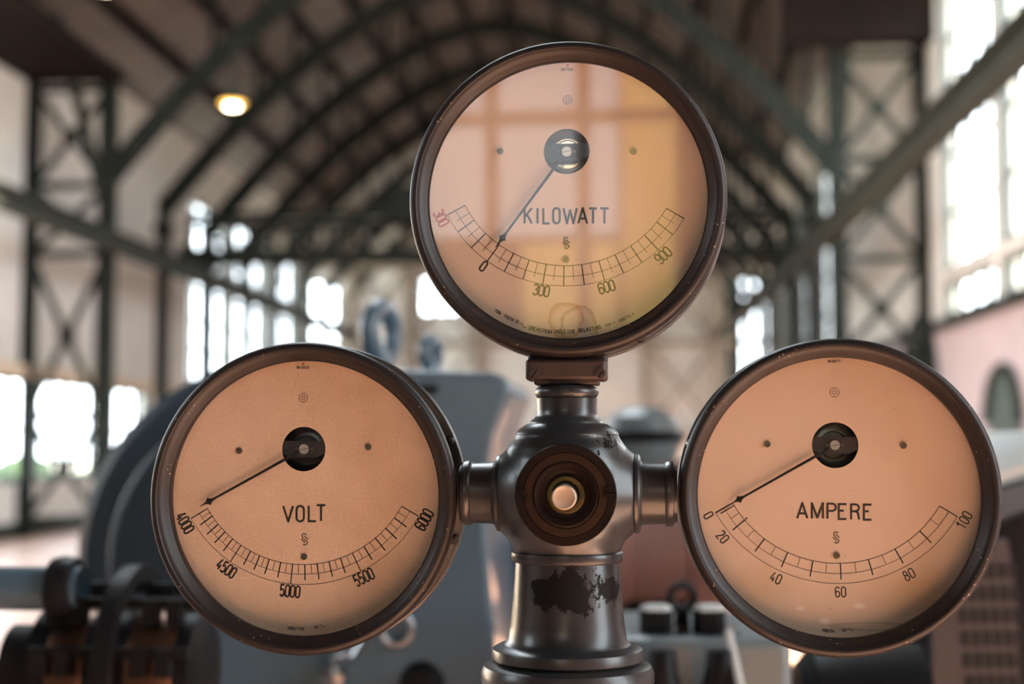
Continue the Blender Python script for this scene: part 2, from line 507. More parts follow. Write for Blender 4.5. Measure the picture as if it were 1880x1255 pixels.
# stanchions and bracing in front of the end wall
mb = MB()
for x in (-8.2, -6.4, -4.2, -1.6, 1.0, 3.2): mb.box((x - .12, YE - .3, 0), (x + .12, YE - .05, 9))
for z in (1.8, 4.6, 7.0): mb.box((XL, YE - .28, z - .1), (XR, YE - .1, z + .1))
for a, b in ((-8.2, -6.4), (-6.4, -4.2), (1.0, 3.2)):
    for z0, z1 in ((1.8, 4.6), (4.6, 7.0)):
        mb.bar((a, YE - .2, z0), (b, YE - .2, z1), .05, .12); mb.bar((a, YE - .2, z1), (b, YE - .2, z0), .05, .12)
struct_beam(mb, 'brace_beam', mat('end_wall_bracing', (0.28, 0.23, 0.18), 0.6))

# overhead travelling crane
cr = thing('overhead_crane', 'dark green lattice bridge crane spanning the hall on its two runways', 'crane', (-2.4, 27.4, 5.0))
for dy, nm in ((-.6, 'girder'), (.6, 'girder')):
    g = MB(); a, b = CXL + .25 + 2.4, CXR - .25 + 2.4
    g.bar((a, dy, .18), (b, dy, .18), .16, .14); g.bar((a, dy, .92), (b, dy, .92), .16, .14)
    q = 14
    for i in range(q + 1):
        x = a + (b - a) * i / q
        g.bar((x, dy, .18), (x, dy, .92), .08, .08)
        if i < q:
            x2 = a + (b - a) * (i + 1) / q
            g.bar((x, dy, .18 if i % 2 else .92), (x2, dy, .92 if i % 2 else .18), .07, .07)
    g.build(nm, M_green, cr, smooth=0)
for x in (CXL + .28 + 2.4, CXR - .28 + 2.4):
    e = MB().box((x - .12, -1.0, .10), (x + .12, 1.0, .32))
    for yy in (-.7, .7): e.lathe([(0, -.05), (.16, -.05), (.16, .05), (0, .05)], (x, yy, .165), 'x', 20)
    e.build('end_truck', M_green, cr)
tr = MB().box((-2.2, -.7, 1.0), (-.8, .7, 1.12)).box((-1.9, -.45, 1.1), (-1.1, .4, 1.5))
tr.lathe([(0, -.5), (.2, -.5), (.2, .5), (0, .5)], (-1.5, 0, 1.3), 'x', 24)
tr.build('trolley', M_green, cr)

# pendant lamps
M_glow = emit('lamp_glow', (1.0, 0.55, 0.10), 5)
M_glowhot = emit('lamp_tube', (1.0, 0.85, 0.6), 45)


def lamp(x, y, z, label):
    t = thing('pendant_lamp', label, 'lamp', (x, y, z), 0, 'warm hanging lamps under the roof')
    MB().lathe([(.03, .28), (.06, .26), (.08, .16), (.19, .02), (.20, 0), (.185, 0), (.07, .15)], seg=32).build('lamp_shade', M_green, t)
    MB().lathe([(0, -.05), (.09, -.04), (.16, -.01), (.18, .015), (0, .02)], seg=32).build('diffuser', M_glow, t)
    MB().lathe([(0, -.065), (.07, -.055), (.10, -.045), (0, -.03)], seg=24).build('bulb', M_glowhot, t)
    MB().tube([(0, 0, .27), (0, 0, roof_z(x) - z - .0)], .012, 8).build('rod', M_green, t)


p = onY(427, 190, 20); lamp(p.x, 20, p.z, 'warm glowing lamp hanging under the roof boards beyond the kilowatt gauge, at its left')
p = onY(190, -26, 14.8); lamp(p.x, 14.8, p.z, 'warm glowing lamp cut by the top edge of the picture')

MB().box((6.5, 30.5, -.25), (6.8, 42, 11.5)).build('sun_block_wall', M_wall, smooth=0)['kind'] = 'structure'  # added outdoor wall, out of view, keeps sun off the far right windows
# greenery outside
hb = MB()
rnd = random.Random(3)
for side, x0, ys in ((-1, -12.4, (18, 46)), (1, 8.6, (20, 29))):
    y = ys[0]
    while y < ys[1]:
        r = rnd.uniform(.5, 1.1) * (.75 if side < 0 else 1); zc = rnd.uniform(.2, .9) if side < 0 else rnd.uniform(.5, 1.5); cx = x0 + rnd.uniform(-.8, .8)
        pr = [(0, -r)] + [(r * cos(a) * rnd.uniform(.85, 1.1), r * sin(a)) for a in (-1.0, -.5, 0, .5, 1.0)] + [(0, r)]
        hb.lathe(pr, (cx, y, zc), 'z', 9); y += rnd.uniform(.5, 1.3)
tag(hb.build('hedge', M_leaf), 'green bushes growing outside the tall windows', 'hedge', kind='stuff')

# ------------------------------------------------------------------ machines behind the gauges
M_blue = mat('blue_grey_machine_paint', (0.075, 0.125, 0.165), 0.32, var=0.12, scale=3, coat=0.3)
M_blued = mat('dark_blue_grey_paint', (0.035, 0.060, 0.085), 0.4, var=0.15, scale=3)
M_black = mat('black_iron', (0.010, 0.010, 0.011), 0.42, spec=0.14, var=0.3, scale=6)
M_steel = mat('worn_steel', (0.35, 0.36, 0.38), 0.3, 0.9, var=0.2, scale=8)
M_copper = mat('copper_segments', (0.13, 0.065, 0.04), 0.35, 0.8, var=0.3, scale=10)
M_red = mat('red_brown_machine_paint', (0.46, 0.25, 0.215), 0.4, var=0.15, scale=3)
M_greyg = mat('grey_green_paint', (0.15, 0.175, 0.18), 0.35, var=0.12, scale=4)
M_white = mat('pale_grey_paint', (0.62, 0.64, 0.62), 0.4, var=0.06, scale=3)
M_slot = mat('black_vent_gap', (0.01, 0.008, 0.008), 0.8)


def px_poly(pts, Y, o):
    return [(onY(x, y, Y).x - o[0], onY(x, y, Y).z - o[2]) for x, y in pts]


def ring_up(mb, c, R, r, yaw=0.0):                       # upright ring standing in a plane turned by yaw
    pts = [(c[0] + R * cos(a) * cos(yaw), c[1] + R * cos(a) * sin(yaw), c[2] + R * sin(a)) for a in [2 * pi * k / 32 for k in range(33)]]
    mb.tube(pts, r, 12)
    return mb


G = onY(640, 1300, 3.0)
gen = thing('generator', 'big blue-grey generator with drum and lifting rings behind the volt gauge', 'machine', (G.x, 3.0, 0))
go = (G.x, 3.0, 0)
poly = px_poly([(380, 1255), (396, 1150), (400, 800), (416, 712), (450, 682), (520, 672), (900, 682), (930, 694), (940, 716), (922, 758), (905, 800), (893, 880), (893, 980), (902, 1100), (914, 1255)], 3.0, go)
poly = [(poly[0][0] - .01, .12)] + poly + [(poly[-1][0] + .01, .12)]
MB().prism(poly, 0, .75).build('housing', M_blue, gen, bevel=.05, bseg=5)
sp = px_poly([(930, 1255), (932, 1010), (942, 985), (990, 985), (1005, 1010), (1005, 1255)], 3.9, go)
sp[0] = (sp[0][0], .1); sp[-1] = (sp[-1][0], .1)
MB().prism(sp, .9, 1.4).build('rear_housing', M_blue, gen, bevel=.02)
MB().box((poly[0][0] - .1, -.15, 0), (poly[-1][0] + .1, 1.9, .13)).build('base_plate', M_black, gen, bevel=.01)
dc = onY(482, 1030, 3.95); k = 3.95 / FPX; R = 374 * k
dr = MB().lathe([(0, -.02), (R * .30, -.03), (R * .33, .0), (R * .70, -.015), (R * .755, -.01), (R * .765, .04), (R * .93, .045), (R * .985, .07), (R, .11), (R, .62), (R * .95, .66), (0, .66)], (dc.x - go[0], 3.95 - 3.0, dc.z), 'y', 96)
dr.build('drum', M_blued, gen)
MB().lathe([(R * .735, -.012), (R * .755, -.022), (R * .775, -.012), (R * .775, .04)], (dc.x - go[0], 3.95 - 3.0, dc.z), 'y', 96).build('drum_rim', M_blue, gen)
MB().prism([(dc.x - go[0] - .35, .13), (dc.x - go[0] + .35, .13), (dc.x - go[0] + .28, dc.z - .3), (dc.x - go[0] - .28, dc.z - .3)], 1.05, 1.5).build('drum_foot', M_blued, gen)
for (cx, cy, R_, r_, dy, yw) in ((700, 612, 48, 18, .30, 1.25), (791, 648, 24, 13, .5, 1.2)):
    Y = 3.0 + dy; c = onY(cx, cy, Y); kk = Y / FPX
    e = ring_up(MB(), (c.x - go[0], dy, c.z), R_ * kk, r_ * kk, yw)
    zt = onY(cx, 680, Y).z
    e.lathe([(r_ * kk * 1.5, 0), (r_ * kk * 1.3, c.z - zt - R_ * kk + .02)], (c.x - go[0], dy, zt - .01), 'z', 20)
    e.build('lifting_eye', M_blue, gen)
c = onY(731, 1152, 3.0); kk = 3.0 / FPX
ring_up(MB(), (c.x - go[0], -.02, c.z), 28 * kk, 6 * kk, .2).build('pull_ring', M_steel, gen)
c = onY(641, 1205, 3.0)
hk = MB()
hk.tube([(c.x - go[0] - .03, 0, c.z - .03), (c.x - go[0] - .02, -.04, c.z), (c.x - go[0] + .015, -.06, c.z + .015), (c.x - go[0] + .03, -.04, c.z + .04), (c.x - go[0] + .02, 0, c.z + .06)], .012, 12)
hk.lathe([(0, -.075), (.02, -.07), (.026, -.05), (.02, -.03), (0, -.02)], (c.x - go[0] - .02, 0, c.z - .03), 'y', 20)
hk.build('latch_handle', M_steel, gen)
c = onY(795, 715, 3.0)
MB().box((c.x - go[0] - .03, -.015, c.z - .008), (c.x - go[0] + .01, .01, c.z + .008)).build('name_plate', M_black, gen)
c = onY(775, 1255, 3.0)
MB().lathe([(0, -.03), (.03, -.028), (.045, -.01), (.05, .01)], (c.x - go[0], 0, c.z), 'y', 24).build('boss', M_black, gen)

# brush gear and commutator at lower left
B = onY(215, 1205, 2.35); bo = (B.x, 2.35, 0); kb = 2.35 / FPX
bg_ = thing('commutator', 'black commutator with brush ring and copper band at the lower left corner', 'machine', bo)
x0, x1 = (20 - 215) * kb, (390 - 215) * kb; zc = B.z - .02
MB().lathe([(0, x0), (.072, x0), (.072, x0 + .05), (.098, x0 + .055), (.098, x1 - .01), (.07, x1), (0, x1)], (0, 0, zc), 'x', 72).build('commutator_drum', M_black, bg_)
MB().lathe([(.0985, x0 + .09), (.1005, x0 + .095), (.1005, -.03), (.0985, -.025)], (0, 0, zc), 'x', 72).build('copper_band', M_copper, bg_)
MB().lathe([(.0985, .045), (.1005, .05), (.1005, x1 - .04), (.0985, x1 - .035)], (0, 0, zc), 'x', 72).build('copper_band', M_copper, bg_)
rg = MB().lathe([(.145, -.014), (.172, -.014), (.172, .014), (.145, .014), (.145, -.014)], (.03, 0, zc), 'x', 72)
rg.build('brush_ring', M_black, bg_)
for a in (.6, 1.35, 2.1, 2.8):
    b_ = MB().bar((-.1, .15 * cos(a) * .9, zc + .15 * sin(a) * .9), (.16, .15 * cos(a) * .9, zc + .15 * sin(a) * .9), .016, .016)
    for xx in (-.08, -.04, .08, .12): b_.box((xx - .012, .15 * cos(a) * .9 - .015, zc + .15 * sin(a) * .9 - .035), (xx + .012, .15 * cos(a) * .9 + .015, zc + .15 * sin(a) * .9 + .006))
    b_.build('brush_holder', M_black, bg_)
c = onY(90, 1085, 2.25)
cl = MB().lathe([(.036, -.02), (.050, -.018), (.054, 0), (.050, .018), (.036, .02)], (c.x - bo[0] + .01, -.06, c.z), 'x', 40)
cl.bar((c.x - bo[0] + .01, -.06, c.z - .04), (c.x - bo[0] - .005, -.04, c.z - .17), .03, .035)
cl.build('clamp', M_black, bg_)
MB().lathe([(0, -.16), (.03, -.155), (.036, -.13), (.036, .05)], (c.x - bo[0] - .01, -.06, c.z), 'x', 32).build('shaft_end', M_blue, bg_)
MB().box((x0, -.16, 0), (x1 - .1, .2, .16)).box((x0 + .02, -.05, .15), (x0 + .06, .05, zc)).box((x1 - .16, -.05, .15), (x1 - .12, .05, zc)).build('base', M_black, bg_, bevel=.006)

# red-brown motor with grey cover, right of the pedestal
Rm = onY(1235, 985, 4.2); ro = (Rm.x, 4.2, 0); kr = 4.2 / FPX
rm = thing('red_motor', 'red-brown motor with a grey domed cover standing right behind the stand', 'machine', ro)
xa, xb = (1085 - 1235) * kr, (1352 - 1235) * kr; rr = 140 * kr
MB().lathe([(0, xa), (rr * .86, xa), (rr * .95, xa + .02), (rr, xa + .06), (rr, xb - .1), (rr * .93, xb - .04), (rr * .72, xb), (0, xb + .01)], (0, 0, Rm.z), 'x', 72).build('motor_body', M_red, rm)
for dx in (xa + .09, xb - .13):
    MB().lathe([(rr, dx - .02), (rr * 1.04, dx - .015), (rr * 1.04, dx + .015), (rr, dx + .02)], (0, 0, Rm.z), 'x', 72).build('band', M_red, rm)
c = onY(1178, 792, 4.2)
MB().lathe([(0, .075), (.05, .07), (.095, .045), (.115, .0), (.12, -.03), (.10, -.075), (.10, -.16)], (c.x - ro[0], 0, c.z), 'z', 48).build('domed_cover', M_greyg, rm)
MB().lathe([(.125, -.02), (.13, 0), (.12, .012)], (c.x - ro[0], 0, c.z - .01), 'z', 48).build('cover_rim', M_black, rm)
MB().box((xa + .02, -.2, 0), (xb - .06, .2, .3)).prism([(xa + .06, .3), (xb - .1, .3), (xb - .14, Rm.z - rr * .6), (xa + .1, Rm.z - rr * .6)], -.15, .15).build('motor_foot', M_black, rm, bevel=.01)

# grey bearing block with caps and black lifting ring
T = onY(1270, 1200, 2.55); to = (T.x, 2.55, 0); kt = 2.55 / FPX
bb = thing('bearing_block', 'grey iron bearing block with two black caps and a black lifting ring', 'machine', to)
ztop = onY(1270, 1172, 2.55).z
xx0, xx1 = (1135 - 1270) * kt, (1450 - 1270) * kt
MB().box((xx0, 0, 0), (xx1, .42, ztop)).build('block', M_greyg, bb, bevel=.02)
for cx in (1205, 1303):
    c = onY(cx, 1143, 2.6)
    MB().lathe([(.0, .028), (.026, .028), (.030, .022), (.030, -.03), (.034, -.035), (.034, -.05)], (c.x - to[0], .07, c.z), 'z', 6).build('cap', M_black, bb, smooth=20)
    MB().lathe([(0, .0295), (.0255, .0295), (.0305, .0215)], (c.x - to[0], .07, c.z), 'z', 6).build('cap_top_shine', M_white, bb, smooth=20)  # light falling on the cap tops is put into this pale colour
    MB().lathe([(.012, -.0), (.012, .03)], (c.x - to[0] + .045, .05, c.z - .02), 'y', 16).build('copper_stud', M_copper, bb)
for cx in (1215, 1322):
    c = onY(cx, 1196, 2.5)
    MB().lathe([(0, .005), (.020, .005), (.024, 0), (.026, -.03), (.042, -.09), (.05, -.2)], (c.x - to[0], -.055, c.z), 'z', 32).build('post', M_black, bb)
c = onY(1595, 1345, 2.75); k5 = 2.75 / FPX
MB().lathe([(0, -128 * k5), (120 * k5, -128 * k5), (150 * k5, -100 * k5), (158 * k5, -30 * k5), (158 * k5, 90 * k5), (0, 90 * k5)], (c.x - to[0], .2, c.z), 'x', 64).build('bearing_housing', M_black, bb)
c = onY(1253, 1098, 2.62)
e = ring_up(MB(), (c.x - to[0], .09, c.z), 23 * kt, 8 * kt, .3)
e.lathe([(.016, 0), (.012, .05)], (c.x - to[0], .09, c.z - .072), 'z', 16)
e.lathe([(.026, -.02), (.026, .012), (.016, .016)], (c.x - to[0], .09, c.z - .085), 'z', 16)
e.build('lifting_ring', M_black, bb)
a = onY(1338, 1160, 2.5); b2 = onY(1362, 1245, 2.44)
MB().tube([(a.x - to[0], -.04, a.z), (b2.x - to[0], -.1, b2.z - .02)], .007, 10).build('rod', M_white, bb)

# right-hand machine with grille
Q = onY(1960, 1180, 3.1); qo = (Q.x, 3.1, 0); kq = 3.1 / FPX
qm = thing('ventilated_machine', 'dark machine with rows of vent slots and pale domed shell at right edge', 'machine', qo)
R = 375 * kq
MB().lathe([(R * .80, -.02), (R * .86, -.03), (R * .92, .0), (R * .99, .05), (R, .12), (R, .8), (0, .8)], (0, 0, Q.z), 'y', 96).build('shell', M_white, qm)
MB().lathe([(R * .62, .03), (R * .66, -.03), (R * .78, -.05), (R * .81, -.01), (R * .81, .1)], (0, 0, Q.z), 'y', 96).build('ring_band', M_blued, qm)
gp = px_poly([(1700, 1300), (1712, 1090), (1740, 1030), (1790, 1000), (1850, 990), (1868, 1100), (1880, 1300)], 2.95, qo)
gp[0] = (gp[0][0], .1); gp[-1] = (gp[-1][0], .1)
gr = MB().prism(gp, -.15, .0).build('grille_panel', mat('brown_grey_paint', (0.045, 0.036, 0.037), 0.5), qm)
sl = MB()
for r_ in range(7):
    for c_ in range(6):
        q0 = (1752 + r_ * 4 + c_ * 20, 1040 + r_ * 41 - 6)
        if r_ == 0 and c_ < 1: continue
        pl = px_poly([(q0[0], q0[1]), (q0[0] + 14, q0[1]), (q0[0] + 16, q0[1] + 28), (q0[0] + 2, q0[1] + 28)], 2.945, qo)
        sl.prism(pl[::-1], -.153, -.149)
sl.build('vent_slots', M_slot, gr, smooth=0)
MB().lathe([(0, .02), (R * .64, .02), (R * .64, .1)], (0, 0, Q.z), 'y', 64).build('end_plate', M_black, qm)
MB().box((-R * .8, -.1, 0), (R * .8, .8, .25)).build('base', M_black, qm, bevel=.01)

# ------------------------------------------------------------------ stand frame
PHI = radians(-1.8)
ex, nn = Vector((cos(PHI), sin(PHI), 0)), Vector((-sin(PHI), cos(PHI), 0))
AX = onY(1041, 908, 1.39)
O = Vector((AX.x, AX.y, 0))


def stand(px, py, dy):                                    # photo point on the stand's plane y=dy -> local (x, z)
    d = ray(px, py); t = ((O + nn * dy) - EYE).dot(nn) / d.dot(nn); p = EYE + d * t - O
    return p.dot(ex), p.z


def sc(dy, py=908):                                       # metres per photo pixel there
    a = stand(1040, py, dy); b = stand(1041, py, dy); return b[0] - a[0]


def stand_paint():
    m = bpy.data.materials.new('chipped_dark_enamel'); t, N, L, p = nt(m)
    tc = N.new('ShaderNodeTexCoord')
    n1 = N.new('ShaderNodeTexNoise'); n1.inputs['Scale'].default_value = 9; n1.inputs['Detail'].default_value = 5
    L.new(tc.outputs['Object'], n1.inputs['Vector'])
    base = mixc(N, L, n1.outputs['Fac'], (0.018, 0.018, 0.020), (0.030, 0.028, 0.028))

    def chip(center, rad, lim, nscale, amount, stretch=(1, 1, 1)):
        mp = N.new('ShaderNodeMapping'); mp.inputs['Location'].default_value = tuple(-c for c in center)
        L.new(tc.outputs['Object'], mp.inputs['Vector'])
        m2 = N.new('ShaderNodeMapping'); m2.inputs['Scale'].default_value = tuple(1 / r for r in rad)
        L.new(mp.outputs['Vector'], m2.inputs['Vector'])
        ln = N.new('ShaderNodeVectorMath'); ln.operation = 'LENGTH'; L.new(m2.outputs['Vector'], ln.inputs[0])
        m3 = N.new('ShaderNodeMapping'); m3.inputs['Scale'].default_value = stretch
        L.new(tc.outputs['Object'], m3.inputs['Vector'])
        nz = N.new('ShaderNodeTexNoise'); nz.inputs['Scale'].default_value = nscale; nz.inputs['Detail'].default_value = 9; nz.inputs['Roughness'].default_value = 0.74
        L.new(m3.outputs['Vector'], nz.inputs['Vector'])
        d = mathn(N, L, 'ADD', ln.outputs['Value'], mathn(N, L, 'MULTIPLY', mathn(N, L, 'SUBTRACT', nz.outputs['Fac'], 0.5), amount))
        return mathn(N, L, 'LESS_THAN', d, lim)
    x1, z1 = stand(1034, 1090, -.055); x2, z2 = stand(1120, 1085, -.04); x3, z3 = stand(1120, 812, -.04)
    c1 = chip((x1, -.05, z1), (.030, .04, .026), 0.86, 40, 3.2)
    c2 = chip((x2, -.035, z2), (.013, .05, .017), 0.72, 55, 3.0)
    c3 = chip((x3, -.04, z3), (.022, .06, .022), 0.36, 150, 3.4, (1.0, 1, .45))
    msk = mathn(N, L, 'MAXIMUM', mathn(N, L, 'MAXIMUM', c1, c2), c3)
    L.new(mixc(N, L, msk, base, (0.004, 0.0035, 0.0035)), p.inputs['Base Color'])
    rn = mathn(N, L, 'MULTIPLY_ADD', msk, 0.3, mathn(N, L, 'MULTIPLY_ADD', n1.outputs['Fac'], 0.16, 0.25))
    L.new(mathn(N, L, 'MULTIPLY_ADD', msk, -0.14, 0.14), p.inputs['Coat Weight'])
    L.new(rn, p.inputs['Roughness'])
    L.new(mathn(N, L, 'MULTIPLY_ADD', msk, -0.35, 0.48), p.inputs['Specular IOR Level'])
    p.inputs['Coat Roughness'].default_value = 0.18
    nb = N.new('ShaderNodeTexNoise'); nb.inputs['Scale'].default_value = 110; nb.inputs['Detail'].default_value = 3
    L.new(tc.outputs['Object'], nb.inputs['Vector'])
    h = mathn(N, L, 'SUBTRACT', mathn(N, L, 'MULTIPLY', nb.outputs['Fac'], 0.22), mathn(N, L, 'MULTIPLY', msk, 0.5))
    b = N.new('ShaderNodeBump'); b.inputs['Strength'].default_value = 0.35; b.inputs['Distance'].default_value = 0.0012
    L.new(h, b.inputs['Height']); L.new(b.outputs['Normal'], p.inputs['Normal'])
    return m


M_enamel = stand_paint()
M_bezel = None


def bezel_mat():
    m = bpy.data.materials.new('brown_black_japanned_metal'); t, N, L, p = nt(m)
    tc = N.new('ShaderNodeTexCoord')
    n1 = N.new('ShaderNodeTexNoise'); n1.inputs['Scale'].default_value = 14; n1.inputs['Detail'].default_value = 5
    L.new(tc.outputs['Object'], n1.inputs['Vector'])
    n2 = N.new('ShaderNodeTexVoronoi'); n2.inputs['Scale'].default_value = 160
    L.new(tc.outputs['Object'], n2.inputs['Vector'])
    n3 = N.new('ShaderNodeTexNoise'); n3.inputs['Scale'].default_value = 30
    L.new(tc.outputs['Object'], n3.inputs['Vector'])
    base = mixc(N, L, n1.outputs['Fac'], (0.008, 0.006, 0.006), (0.017, 0.011, 0.0095))
    spk = mathn(N, L, 'MULTIPLY', mathn(N, L, 'LESS_THAN', n2.outputs['Distance'], 0.13), mathn(N, L, 'GREATER_THAN', n3.outputs['Fac'], 0.56))
    L.new(mixc(N, L, spk, base, (0.30, 0.20, 0.15)), p.inputs['Base Color'])
    p.inputs['Roughness'].default_value = 0.46; p.inputs['Specular IOR Level'].default_value = 0.35
    b = N.new('ShaderNodeBump'); b.inputs['Strength'].default_value = 0.15; b.inputs['Distance'].default_value = 0.0008
    L.new(n1.outputs['Fac'], b.inputs['Height']); L.new(b.outputs['Normal'], p.inputs['Normal'])
    return m


M_bezel = bezel_mat()
M_brown = mat('dark_brown_metal', (0.036, 0.019, 0.015), 0.5, var=0.3, scale=18, bump=0.25, bscale=140)
M_case = mat('dark_case_lacquer', (0.045, 0.038, 0.036), 0.33, var=0.3, scale=12)
M_flange = mat('worn_grey_lacquer', (0.16, 0.155, 0.15), 0.32, var=0.2, scale=14)
M_inner = mat('black_case_lining', (0.012, 0.011, 0.011), 0.6)
M_ink = mat('black_printing_ink', (0.016, 0.012, 0.011), 0.6)
M_redink = mat('red_printing_ink', (0.36, 0.03, 0.022), 0.6)
M_greyink = mat('thin_grey_printing_ink', (0.16, 0.10, 0.075), 0.6)
M_needle = mat('black_needle_enamel', (0.012, 0.011, 0.011), 0.6, spec=0.2)
M_screw = mat('aged_screw_metal', (0.20, 0.165, 0.135), 0.38, 0.9, var=0.3, scale=300)
M_pin = mat('bright_pivot_metal', (0.62, 0.58, 0.54), 0.35, 0.7)
M_plate = mat('black_bridge_metal', (0.022, 0.020, 0.021), 0.42)
M_brass = mat('tarnished_brass', (0.09, 0.068, 0.024), 0.42, 0.75, var=0.3, scale=60)
M_bell = mat('porcelain_push_button', (0.36, 0.275, 0.21), 0.35, coat=0.1, var=0.04, scale=40)
M_glass = glass('gauge_glass', (0.97, 0.98, 0.97), 1.52)

st = thing('meter_stand', 'dark enamelled iron stand with crossed arms carrying the three gauges', 'stand', O, PHI)


def prof(pts):
    """photo silhouette points (x right of axis at 1041, y) -> (radius, z) on the axis plane"""
    return [((x - 1041) * sc(0, y), stand(1041, y, 0)[1]) for x, y in pts]


body = prof([(1097, 731), (1096, 750), (1097, 762), (1101, 768), (1107, 772), (1109, 777), (1116, 779), (1127, 786), (1134, 793), (1136, 797), (1134, 801), (1137, 803),
             (1149, 820), (1158, 840), (1165, 865), (1168.5, 890), (1169.5, 912), (1168, 935), (1163, 958), (1154, 980), (1143, 1000), (1139, 1010), (1143, 1013), (1144, 1020), (1142, 1028), (1137, 1031)])
hb_ = MB()
core = body[11:-4]
hb_.lathe([(0, body[8][1])] + [(core[0][0] * .97, body[8][1])] + core + [(core[-1][0], body[-1][1]), (0, body[-1][1])], seg=128)
MB().lathe(body[:11] + [(core[0][0] * .98, core[0][1]), (core[0][0] * .9, core[0][1])], seg=96).build('neck', M_enamel, st)
MB().lathe([(body[-5][0] * .95, body[-5][1])] + body[-5:] + [(body[-1][0] * .9, body[-1][1])], seg=96).build('lower_ring', M_enamel, st)
zh, s0 = stand(1041, 905, 0)[1], sc(0)
for sg, pts in ((1, [(1100, 0), (1100, 108), (1113, 106), (1128, 99.5), (1140, 91), (1152, 82), (1160, 76), (1166, 71), (1166, 0)]), (-1, [(982, 0), (982, 108), (969, 106), (955, 99), (943, 91), (931, 81), (924, 74), (919, 69), (919, 0)])):
    hb_.lathe([(r * s0, stand(x, 905, 0)[0]) for x, r in pts], (0, 0, zh), 'x', 96)
    if sg < 0:
        k0 = len(hb_.f) - 96 * (len(pts) - 1)
        hb_.f[k0:] = [f[::-1] for f in hb_.f[k0:]]
hbo = hb_.build('hub_body', M_enamel, st)
rmd = hbo.modifiers.new('cast', 'REMESH'); rmd.mode = 'VOXEL'; rmd.voxel_size = 0.0011; rmd.use_smooth_shade = True
smd = hbo.modifiers.new('fillet', 'SMOOTH'); smd.factor = 0.5; smd.iterations = 24
MB().lathe(prof([(1041.1, 708), (1088, 708), (1095, 711), (1099, 716), (1100, 720), (1098, 726), (1094, 731), (1041.1, 731)]), seg=72).build('neck_ring', M_enamel, st)
colp = prof([(1136, 1031), (1138, 1060), (1141, 1100), (1146, 1145), (1150, 1172), (1157, 1181), (1170, 1184), (1178, 1189), (1180, 1196), (1180, 1207), (1175, 1212), (1168, 1214)])
MB().lathe(colp, seg=96).build('column', M_enamel, st)
fp = prof([(1165, 1212), (1182, 1213), (1194, 1220), (1200, 1233), (1200, 1248), (1193, 1262), (1180, 1270), (1165, 1274)])
low = fp[-1][1]
fp += [(fp[-1][0] * .92, low - .03), (fp[-1][0] * .98, low - .55), (fp[-1][0] * 1.15, low - .75), (fp[-1][0] * 1.2, .16), (.15, .13), (.17, .10), (.17, .04), (.20, .03), (.20, 0), (0, 0)]
MB().lathe(fp, seg=96).build('foot', M_enamel, st)


def arm(sgn):
    mb = MB()
    zc = stand(1041, 905, 0)[1]; s0 = sc(0)
    if sgn > 0: P_ = [(1160, 66), (1164, 70), (1166, 72.5), (1172, 72), (1176, 68), (1177, 60), (1179, 57), (1190, 56), (1221, 55.5), (1222, 58), (1226, 59.5), (1232, 59.5), (1236, 58), (1237, 53), (1243, 52), (1243.5, 20)]
    else: P_ = [(925, 64), (921, 68), (919, 70), (914, 69.5), (910, 60), (907, 57), (900, 56), (869, 55), (867, 58), (864, 59.5), (857, 60), (852, 58), (850, 52), (846.5, 51), (846, 20)]
    mb.lathe([(r * s0, stand(x, 905, 0)[0]) for x, r in P_], (0, 0, zc), 'x', 72)
    if sgn < 0: mb.f = [f[::-1] for f in mb.f]
    mb.build('arm', M_enamel, st)


arm(1); arm(-1)
# square bracket carrying the top gauge
bx0, bz0 = stand(968, 700, 0); bx1, bz1 = stand(1115, 648, 0)
bzm = stand(1041, 658, -.024)[1]
br = MB().box((bx0, -.024, bz0), (bx1, .022, bzm)).box((bx0, .0015, bzm - .004), (bx1, .0225, bz1))
br.build('bracket', M_brown, st, bevel=.004)
MB().box((bx0 + .008, -.019, bz0 - .004), (bx1 - .008, .022, bz0 + .004)).build('bracket_foot', M_brown, st, bevel=.002)
for px in (981, 1103):
    a = stand(px, 686, -.024)
    s = MB().slotted((a[0], a[1]), .0045, radians(50), -.0265, -.0235, .0007)
    s.build('bracket_screw', M_brown, st)

# round cover with bell push on the front of the hub
yf = -.078
cpx, cpz = stand(1038.5, 908, yf); sF = sc(yf)
MB().lathe([(.094 * 0 + 90 * sF, .03), (90 * sF, 0)], (cpx, yf + .006, cpz), 'y', 72).build('cover_seat', M_enamel, st)


def knurl_mat():
    m = bpy.data.materials.new('knurled_brown_bakelite'); t, N, L, p = nt(m)
    tc = N.new('ShaderNodeTexCoord')
    mp = N.new('ShaderNodeMapping'); mp.inputs['Rotation'].default_value = (0, radians(40), 0); mp.inputs['Scale'].default_value = (900, 900, 900)
    L.new(tc.outputs['Object'], mp.inputs['Vector'])
    ck = N.new('ShaderNodeTexChecker'); ck.inputs['Scale'].default_value = 1.0
    L.new(mp.outputs['Vector'], ck.inputs['Vector'])
    n1 = N.new('ShaderNodeTexNoise'); n1.inputs['Scale'].default_value = 45; n1.inputs['Detail'].default_value = 5
    L.new(tc.outputs['Object'], n1.inputs['Vector'])
    hi = mixc(N, L, n1.outputs['Fac'], (0.018, 0.010, 0.006), (0.06, 0.027, 0.010))
    L.new(mixc(N, L, mathn(N, L, 'MULTIPLY', ck.outputs['Fac'], 0.75), (0.009, 0.0055, 0.0045), hi), p.inputs['Base Color'])
    p.inputs['Roughness'].default_value = 0.6; p.inputs['Specular IOR Level'].default_value = 0.1
    b = N.new('ShaderNodeBump'); b.inputs['Strength'].default_value = 0.5; b.inputs['Distance'].default_value = 0.0008
    L.new(ck.outputs['Fac'], b.inputs['Height']); L.new(b.outputs['Normal'], p.inputs['Normal'])
    return m


